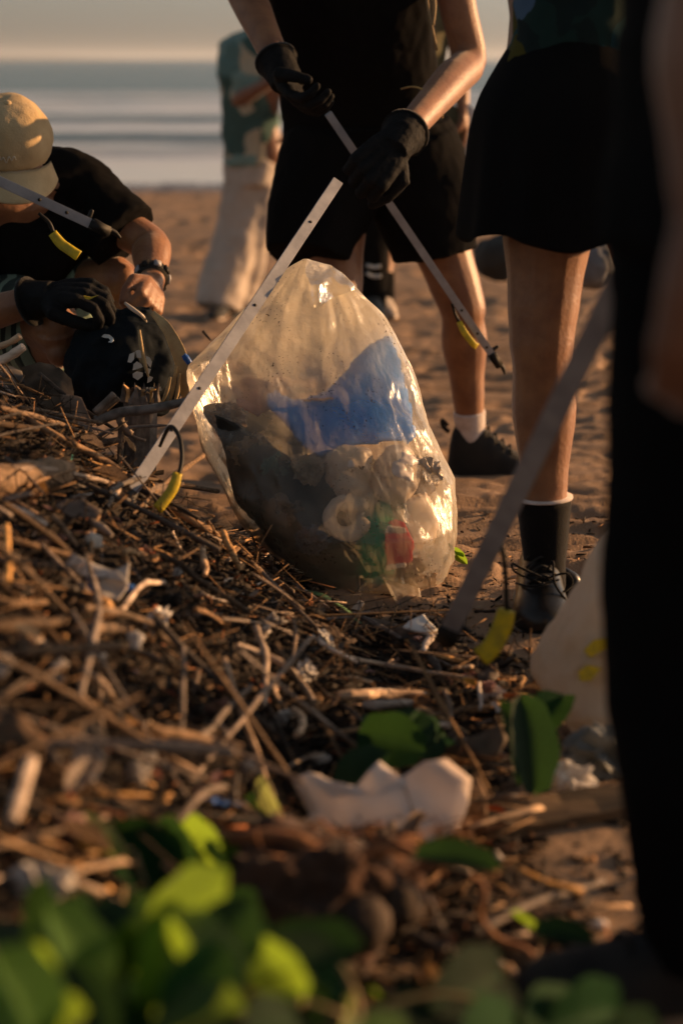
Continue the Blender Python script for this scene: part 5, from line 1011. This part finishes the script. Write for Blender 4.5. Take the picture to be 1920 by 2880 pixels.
hero('plastic_straw', 'blue plastic straw under the pale stick', 'straw', [(570, 2252, .02), (630, 2256, .02), (690, 2264, .02)], [.0042]*3, M['blue_plastic'], 12, .015, wob=.0)
hero('teal_peg', 'tiny teal plastic sliver by the driftwood log', 'plastic scrap', [(188, 1318), (198, 1298), (204, 1280)], [.002, .0025, .0015], M['teal_plastic'], 6)
hero('blue_peg', 'small blue plastic piece at the left corner of the rubbish bag', 'plastic scrap', [(517, 998, 0, 3.5), (526, 1010, 0, 3.5), (534, 1022, 0, 3.5)], [.006, .007, .006], M['blue_plastic'], 8)
HS = [('straight stick leaning upright in the left part of the pile', [(262, 1628, .05), (278, 1690, .05), (272, 1760, .05), (240, 1900, .04), (226, 1965, .03)], .0055, 'stick'),
      ('long brown stick crossing behind the upright one at left', [(0, 1640, .03), (110, 1740, .03), (200, 1860, .03), (285, 1938, .03)], .0058, 'stick'),
      ('pale curved branch arching over the left of the pile', [(240, 1712, .04), (340, 1725, .05), (420, 1750, .05), (455, 1790, .04), (495, 1815, .03)], .0065, 'root'),
      ('thick grey stick lying across the left of the pile', [(-20, 1770, .03), (80, 1755, .03), (180, 1745, .03)], .009, 'stick'),
      ('thick tan stick behind the white scrap', [(200, 1780, .02), (280, 1768, .02), (370, 1770, .02)], .009, 'stick'),
      ('vertical pinkish twig standing in the middle of the pile', [(517, 1825, .06), (518, 1900, .05), (512, 2000, .04), (508, 2110, .02)], .0042, 'root'),
      ('long stick slanting down to the pale leaf', [(630, 1855, .06), (650, 1920, .06), (690, 2030, .05), (748, 2190, .04)], .0045, 'reed'),
      ('pale stick lying level near the centre of the pile', [(420, 2045, .05), (500, 2065, .05), (592, 2085, .05)], .0062, 'root'),
      ('stick rising to the right from the level pale stick', [(565, 2078, .05), (630, 2010, .05), (706, 1932, .05)], .0048, 'root'),
      ('curved orange branch right of the vertical twigs', [(665, 1815, .04), (735, 1840, .045), (800, 1870, .045), (845, 1920, .04), (885, 1975, .03)], .0062, 'reed'),
      ('short upright orange reed in the middle', [(722, 1765, .05), (745, 1830, .05), (745, 1900, .04), (742, 1985, .03)], .0055, 'reed'),
      ('small L shaped pale twig', [(825, 1745, .04), (832, 1790, .04), (822, 1860, .03)], .004, 'root'),
      ('lit flat reed at the centre right', [(950, 1955, .03), (1030, 1953, .03), (1095, 1950, .03), (1190, 1948, .03)], .008, 'reed'),
      ('second lit flat reed just below the first', [(1020, 1985, .03), (1090, 1982, .03), (1155, 1975, .03)], .008, 'reed'),
      ('short lit reed beside the shiny green leaf', [(1160, 2030, .03), (1210, 2035, .03), (1265, 2040, .03)], .008, 'reed'),
      ('hooked orange husk piece', [(825, 1995, .03), (850, 2020, .03), (850, 2050, .03), (830, 2068, .03)], .006, 'reed'),
      ('long lit twig along the right edge of the pile', [(960, 1845, .02), (1080, 1870, .02), (1200, 1890, .02), (1330, 1905, .015)], .0045, 'reed'),
      ('thin twig above the long lit twig', [(880, 1790, .02), (940, 1830, .03), (1000, 1860, .02)], .0045, 'reed'),
      ('small upright twig right of the lit reeds', [(1250, 1940, .03), (1262, 1985, .03), (1270, 2030, .02)], .0042, 'root'),
      ('short orange twig standing near the yellow leaf', [(1345, 1920, .03), (1350, 1960, .02), (1350, 1998, .01)], .0035, 'reed'),
      ('bent pale stick beside the blue straw', [(500, 2315, .04), (545, 2260, .05), (590, 2222, .05), (640, 2215, .05)], .0055, 'root'),
      ('thick pale stick standing at the lower left edge', [(90, 2140, .05), (65, 2210, .05), (30, 2310, .04)], .0095, 'reed'),
      ('long reddish twig running down to the vine leaves', [(230, 1965, .03), (330, 2040, .03), (440, 2110, .03), (540, 2165, .03), (600, 2215, .03)], .0042, 'stick'),
      ('short upright reed in the upper middle of the pile', [(570, 1530, .03), (575, 1580, .03), (578, 1618, .02)], .007, 'reed'),
      ('split reed leaning by the shaded hollow', [(628, 1498, .03), (650, 1550, .03), (675, 1605, .02)], .008, 'reed'),
      ('short lit stick beside the picker tip', [(338, 1358, .02), (320, 1400, .02), (302, 1425, .01)], .0055, 'reed'),
      ('orange stick piece right of the curled leaf', [(255, 1465, .02), (290, 1488, .02), (318, 1505, .02)], .0065, 'reed'),
      ('bent orange twig in the upper left of the pile', [(345, 1715, .03), (385, 1660, .04), (410, 1638, .04), (460, 1640, .03)], .005, 'reed'),
      ('long low twig near the left edge', [(-10, 1500, .02), (80, 1530, .02), (180, 1560, .02), (250, 1590, .02)], .005, 'stick'),
      ('pale forked root near the curled leaf', [(0, 1690, .02), (60, 1700, .03), (130, 1690, .03)], .006, 'root'),
      ('dark bent branch above the lit reeds', [(450, 1560, .02), (520, 1600, .03), (580, 1650, .03), (700, 1720, .02)], .006, 'bark'),
      ('straw coloured twig lying across the hollow', [(650, 1545, .02), (700, 1515, .02), (755, 1500, .02)], .0035, 'reed'),
      ('twig crossing the upper left rubble', [(0, 1420, .01), (60, 1440, .02), (130, 1475, .02)], .006, 'reed'),
      ('thin upright twig on the far left', [(20, 1480, .05), (25, 1560, .05), (20, 1640, .04)], .005, 'reed'),
      ('dark stick piece on the upper left rubble', [(150, 1450, .02), (190, 1500, .02), (215, 1535, .02)], .006, 'stick'),
      ('brown stick lying near the green strap', [(770, 1600, .01), (850, 1655, .01), (930, 1715, .01)], .004, 'stick')]
for lb, pts, r_, mm in HS:
    hero('stick', lb, 'stick', [(p[0], p[1], (p[2] if len(p) > 2 else 0)+.022) for p in pts], [r_*1.1]*(len(pts)-1)+[r_*.8], M[mm], 9, .0, group=None, wob=.09)
hero('twig', 'tiny twig poking from the sand behind the bag', 'twig', [(570, 930, 0, 3.9), (582, 945, 0, 3.9), (594, 958, 0, 3.9)], [.003, .003, .002], M['stick'], 6)
# foreground items
bigleaf('foam_scrap', 'large torn white foam sheet with pointed edges in the foreground', 'foam sheet', [(820, 2190), (868, 2168), (908, 2190), (940, 2240), (985, 2232), (1020, 2190), (1065, 2140), (1110, 2175), (1155, 2215), (1150, 2180), (1190, 2145), (1255, 2132), (1325, 2190), (1315, 2265), (1290, 2330), (1200, 2368), (1140, 2340), (1040, 2325), (930, 2335), (840, 2320), (870, 2290), (845, 2240)], M['paper'], 1.99, depth=.009, seed=14, cuts=5, th=.0015, nrm=.6)
bigleaf('brown_leaf', 'broad brown leaf standing behind the white foam sheet', 'dry leaf', [(1300, 2190), (1345, 2170), (1368, 2230), (1368, 2320), (1340, 2370), (1290, 2350)], M['dry_leaf'], 2.04, depth=.02, seed=15, nrm=.3)
bigleaf('brown_leaf', 'grey brown crumpled leaf leaning above the foam sheet', 'dry leaf', [(1235, 2110), (1330, 2070), (1400, 2045), (1425, 2085), (1400, 2130), (1330, 2140)], M['grey_leaf'], 2.2, depth=.03, seed=16)
crumple('tissue', gpt(1605, 2195, .03), .028, .02, .022, M['tissue'], 3, 'crumpled white tissue on the sand above the plank', 'tissue', amp=1.0, sub=4)
crumple('clear_plastic', gpt(1690, 2120, .03), .045, .03, .035, M['clear_film'], 5, 'crumpled clear plastic film beside the near person\'s leg', 'plastic film', amp=.9, sub=4)
crumple('white_flake', gpt(1685, 2600, .01), .010, .007, .005, M['label_white'], 6, 'tiny white flake on the sand at the lower right', 'plastic scrap', sub=2)
hero('wood_chip', 'pale wood chip on the sand at the lower right', 'wood chip', [(1650, 2555, .005), (1700, 2553, .005), (1770, 2548, .005)], [.005, .007, .004], M['reed'], 7, flat=.5)
hero('wood_chip', 'thin tan sliver on the sand near the right edge', 'wood chip', [(1770, 2470, .004), (1820, 2455, .004), (1870, 2435, .004)], [.003, .004, .003], M['reed'], 6)
bm = bmesh.new(); pa, pb = gpt(1330, 2318, .018), gpt(1830, 2245, .022); dd = (pb-pa); box(bm, (pa+pb)/2, dd.length, .05, .022, axes(dd, V((.0, -.25, 1)))); bmesh.ops.subdivide_edges(bm, edges=bm.edges[:], cuts=5, use_grid_fill=True)
for v_ in bm.verts: v_.co += V((0, mnoise.noise(v_.co*25)*.008, mnoise.noise(v_.co*30+V((4, 0, 0)))*.006))
rep(obj('plank', bm, M['plank'], smooth=False), 'worn brown plank lying on the sand at the right', 'plank')
crumple('coconut_husk', V((0, 0, 0)), 1, 1, 1, M['husk'], 1) if False else None
tC = thing('coconut_husk', 'dark coconut husk with frayed fibres below the white foam sheet', 'coconut husk', at(880, 2560, 1.66))
bm = bmesh.new(); 
for u_, v_, Y_, rx, ry, rz in ((800, 2450, 1.72, .065, .06, .048), (930, 2500, 1.68, .075, .06, .055), (1060, 2500, 1.72, .05, .05, .05), (760, 2560, 1.66, .06, .06, .06), (900, 2620, 1.64, .06, .055, .05)): ball(bm, at(u_, v_, Y_), rx, ry, rz, None, 20)
remesh(obj('husk', bm, M['husk'], tC), .005, 2, [(.04, .03), (.012, .008)])
bm = bmesh.new(); ball(bm, at(1120, 2540, 1.66), .028, .028, .026, None, 18); ball(bm, at(1020, 2600, 1.62), .03, .03, .03, None, 18); remesh(obj('shell', bm, M['husk_dark'], tC), .004, 2, [(.02, .008)])
for k_ in range(110):
    u_ = random.uniform(640, 1330); bm = bmesh.new() if k_ == 0 else bm
    v_ = 2345+random.uniform(-20, 110)+abs(u_-950)*.02; Y_ = random.uniform(1.64, 1.76); a = at(u_, v_, Y_); b_ = a+V((random.uniform(-.05, .05), random.uniform(-.02, .02), random.uniform(-.02, .02)))
    c_ = (a+b_)/2+V((0, random.uniform(-.01, .01), random.uniform(-.004, .014))); tube(bm, [a, c_, b_], [.0012, .0014, .0006], 4)
rep(obj('fibre', bm, M['fibre'], tC), kind='stuff')
for pts, r_ in (([(1170, 2440), (1240, 2425), (1320, 2430), (1400, 2460)], .006), ([(1320, 2460), (1360, 2500), (1350, 2580), (1400, 2640), (1490, 2680), (1505, 2790)], .0035), ([(640, 2360), (760, 2350), (860, 2372), (950, 2415)], .008), ([(1040, 2400), (1110, 2385), (1180, 2400)], .009)):
    bm = bmesh.new(); stube(bm, [at(u_, v_, 1.68) for u_, v_ in pts], [r_]*(len(pts)-1)+[r_*.4], 8); obj('husk_strand', bm, M['fibre'], tC)

# ------------------------------------------------------------------ green vines
LF = [leafmesh(200+i, .95, .22, .22, 1, 12, 0, .008) for i in range(5)]
LM = {k2: [addm(m_, M[k2]) for m_ in LF] for k2 in ('leaf', 'leaf_deep', 'leaf_pale')}
def leaf_at(parent, u0, v0, u1, v1, Y0, Y1, roll, m='leaf', wid=1.0, lab=None):
    """leaf from its stalk end (u0,v0) to its tip (u1,v1)"""
    a, b_ = at(u0, v0, Y0), at(u1, v1, Y1); d = b_-a; L_ = d.length; d.normalize(); nrm = V((0, -.85, 1)); Rm_ = axes(d, nrm-d*nrm.dot(d)) @ Euler((R(roll), 0, 0)).to_matrix()
    o = bpy.data.objects.new('leaf', random.choice(LM[m])); C.objects.link(o); o.parent = parent; o.matrix_parent_inverse = Matrix.Translation(-parent.location)
    o.location = a; o.rotation_mode = 'QUATERNION'; o.rotation_quaternion = Rm_.to_quaternion(); o.scale = (L_, L_*wid, L_)
    if lab: o['label'] = lab
    return o
def vine(label, loc, leaves, stems=()):
    t = thing('beach_vine', label, 'vine', loc)
    for l_ in leaves: leaf_at(t, *l_)
    for pts, r_ in stems:
        bm = bmesh.new(); P_ = [at(*p) for p in pts]; stube(bm, P_, [r_]*len(P_), 8); obj('stem', bm, M['stem'], t)
    return t
vine('low green vine with large sunlit leaves in the bottom left foreground', at(400, 2880, 1.3), [
    (430, 2700, 690, 2580, 1.22, 1.26, -20, 'leaf', .9), (730, 2660, 830, 2800, 1.22, 1.2, 35, 'leaf', 1.0), (300, 2640, 520, 2560, 1.26, 1.28, 10, 'leaf', .7), (60, 2740, 230, 2640, 1.27, 1.32, 30, 'leaf', .9),
    (560, 2880, 640, 2740, 1.2, 1.22, 60, 'leaf_pale', .8), (200, 2900, 420, 2700, 1.2, 1.27, -50, 'leaf_deep', 1.0), (420, 2900, 640, 2720, 1.24, 1.3, -35, 'leaf', .9), (0, 2900, 180, 2760, 1.22, 1.25, 20, 'leaf_deep', .9),
    (120, 2820, 330, 2640, 1.3, 1.36, -60, 'leaf', .8), (640, 2700, 760, 2580, 1.34, 1.4, -30, 'leaf_deep', .9), (880, 2880, 780, 2780, 1.25, 1.3, 20, 'leaf_deep', 1.0), (-60, 2720, 100, 2640, 1.35, 1.4, 10, 'leaf_deep', .9),
    (330, 2880, 480, 2800, 1.15, 1.18, 10, 'leaf_deep', 1.), (700, 2900, 840, 2860, 1.15, 1.18, 0, 'leaf_deep', 1.)],
    [([(400, 2900, 1.3), (480, 2740, 1.3), (560, 2720, 1.28), (700, 2800, 1.24), (850, 2820, 1.22)], .0035), ([(150, 2900, 1.3), (200, 2780, 1.3), (300, 2680, 1.3)], .003), ([(600, 2820, 1.22), (690, 2660, 1.26), (730, 2640, 1.26)], .003), ([(360, 2420, 1.7), (340, 2560, 1.5), (330, 2700, 1.3)], .003)])
rl = random.Random(5); lv = []
for i in range(24):
    u_ = rl.uniform(-40, 760) if i % 3 else rl.uniform(0, 560); v_ = rl.uniform(2640, 2920)+abs(u_-420)*.14; sz_ = rl.uniform(170, 300); a_ = rl.uniform(-2.8, -.2); Y_ = 1.42-.0009*(v_-2560)+rl.uniform(-.04, .04)
    lv.append((u_, v_, u_+math.cos(a_)*sz_, v_+math.sin(a_)*sz_, Y_, Y_+rl.uniform(-.02, .03), rl.uniform(-50, 50), rl.choice(['leaf', 'leaf', 'leaf_deep']), rl.uniform(.65, 1.0)))
vine('tangle of mid green vine leaves filling the bottom left corner', at(300, 2900, 1.25), lv, [([(-20, 2880, 1.28), (200, 2800, 1.28), (420, 2840, 1.25), (700, 2780, 1.25), (980, 2860, 1.25)], .0025)])
vine('upright cupped green leaves behind the bright foreground vine', at(400, 2560, 1.6), [
    (450, 2560, 345, 2310, 1.60, 1.66, 25, 'leaf_deep', .8), (520, 2540, 430, 2320, 1.62, 1.68, -20, 'leaf_deep', .8), (620, 2480, 500, 2330, 1.65, 1.7, -30, 'leaf', .9), (340, 2450, 245, 2290, 1.62, 1.64, 45, 'leaf_pale', .4), (590, 2520, 640, 2370, 1.66, 1.7, 30, 'leaf', .8),
    (355, 2490, 300, 2360, 1.62, 1.62, 50, 'leaf', .5), (480, 2620, 560, 2480, 1.55, 1.6, 20, 'leaf_deep', 1.0), (40, 2320, 165, 2260, 1.75, 1.78, 20, 'leaf', .8), (150, 2340, 60, 2290, 1.75, 1.75, 0, 'leaf_deep', .9), (700, 2600, 620, 2520, 1.5, 1.55, 0, 'leaf_deep', .9)],
    [([(430, 2640, 1.58), (430, 2560, 1.6), (380, 2400, 1.64)], .003), ([(160, 2420, 1.75), (100, 2340, 1.75), (60, 2300, 1.75)], .002)])
vine('small yellow green shoots among the sticks at lower left', at(300, 2240, 1.95), [
    (270, 2240, 355, 2145, 1.95, 1.97, 40, 'leaf', .5), (200, 2240, 235, 2145, 1.96, 1.98, 50, 'leaf', .45), (350, 2290, 430, 2215, 1.9, 1.93, 30, 'leaf', .45), (740, 2190, 780, 2300, 1.95, 1.92, 60, 'leaf_pale', .7), (770, 2320, 680, 2250, 1.93, 1.96, 0, 'leaf_deep', .8), (720, 2330, 640, 2290, 1.9, 1.92, 0, 'leaf_deep', .8)],
    [([(200, 2280, 1.95), (270, 2240, 1.95), (380, 2200, 1.96)], .003), ([(748, 2190, 1.95), (770, 2240, 1.95), (780, 2330, 1.93)], .002)])
vine('glossy dark green leaves directly behind the foam sheet', at(1080, 2200, 2.1), [
    (1180, 2110, 1020, 2060, 2.1, 2.12, -20, 'leaf_deep', 1.0), (1150, 2130, 1085, 1995, 2.12, 2.2, 10, 'leaf_deep', 1.1), (1070, 2120, 965, 2230, 2.08, 2.02, 20, 'leaf_deep', .8), (1150, 2080, 1255, 2050, 2.15, 2.2, 0, 'leaf_deep', .9), (1190, 2130, 1240, 2070, 2.12, 2.15, 30, 'leaf_deep', .8)],
    [([(1180, 2230, 2.1), (1160, 2130, 2.12), (1120, 2060, 2.15)], .003)])
vine('two tall dark green leaves standing in front of the white sack', at(1490, 2220, 2.15), [
    (1500, 2215, 1485, 1975, 2.1, 2.14, 12, 'leaf_deep', .62), (1450, 2190, 1435, 1985, 2.14, 2.18, 35, 'leaf_deep', .5), (1500, 2090, 1570, 1945, 2.16, 2.22, -22, 'leaf_deep', .85)],
    [([(1490, 2260, 2.12), (1500, 2180, 2.12), (1480, 2060, 2.15)], .003)])
vine('shaded dark leaves along the bottom right foreground', at(1200, 2880, 1.35), [(u0, v0+(45 if v0 > 2700 else 0), u1, v1+(45 if v0 > 2700 else 0), *q) for u0, v0, u1, v1, *q in [
    (1230, 2780, 1430, 2690, 1.33, 1.38, 20, 'leaf_deep', .9), (1100, 2860, 1250, 2760, 1.3, 1.34, 0, 'leaf_deep', .9), (1050, 2740, 1110, 2810, 1.36, 1.33, 40, 'leaf', .3), (940, 2880, 1010, 2760, 1.25, 1.3, 60, 'leaf_pale', .4), (1500, 2880, 1650, 2780, 1.3, 1.35, 0, 'leaf_deep', 1.), (1560, 2840, 1760, 2790, 1.32, 1.36, 20, 'leaf_deep', .9),
    (1330, 2900, 1480, 2820, 1.25, 1.3, 0, 'leaf_deep', 1.), (850, 2820, 1000, 2700, 1.4, 1.45, 20, 'leaf_deep', .8), (1180, 2410, 1380, 2420, 1.62, 1.60, -10, 'leaf_deep', .5), (1510, 2620, 1650, 2630, 1.6, 1.58, -5, 'leaf_deep', .6), (1520, 2640, 1460, 2560, 1.6, 1.62, 70, 'leaf', .25), (1000, 2900, 1150, 2850, 1.2, 1.22, 0, 'leaf', .9), (1700, 2900, 1850, 2830, 1.28, 1.3, 10, 'leaf_deep', .9)]],
    [([(900, 2900, 1.3), (1050, 2840, 1.3), (1250, 2800, 1.32), (1500, 2860, 1.32)], .003), ([(1010, 2900, 1.28), (1000, 2800, 1.3), (960, 2720, 1.35)], .003)])
vine('tiny green sprig beside the right foot of the rubbish bag', at(1290, 1560, 3.3), [(1272, 1545, 1300, 1560, 3.3, 3.28, 20, 'leaf', .5), (1280, 1560, 1305, 1578, 3.3, 3.27, 20, 'leaf', .6), (1272, 1545, 1262, 1530, 3.3, 3.3, 0, 'leaf_deep', .5)], [([(1262, 1535, 3.3), (1280, 1555, 3.3), (1312, 1582, 3.28)], .0015)])
bigleaf('yellow_leaf', 'small yellow leaf lit by the sun at the pile edge', 'leaf', [(1298, 1905), (1335, 1912), (1345, 1930), (1300, 1925)], M['yellow_leaf'], None, .045, .006, 20)
bigleaf('fibre_clump', 'bright orange torn fibre clump at the lit pile edge', 'fibre clump', [(1330, 1870), (1360, 1885), (1395, 1870), (1402, 1900), (1380, 1925), (1345, 1915)], M['dry_leaf'], None, .045, .03, 21)
bigleaf('orange_husk', 'large orange lit husk fragment at the left edge', 'husk', [(-30, 1980), (40, 2000), (90, 2040), (128, 2085), (120, 2120), (60, 2100), (0, 2090), (-30, 2060)], M['dry_leaf'], None, .05, .04, 22)
crumple('pale_lump', gpt(110, 2480, .03), .03, .02, .016, M['white_bit'], 9, 'pale crumpled lump at the lower left behind the leaves', 'plastic scrap', amp=.9)
crumple('pale_lump', gpt(200, 2320, .02), .014, .012, .012, M['pink_bit'], 10, 'small pinkish crumpled scrap by the yellow green leaf', 'plastic scrap', amp=.9)
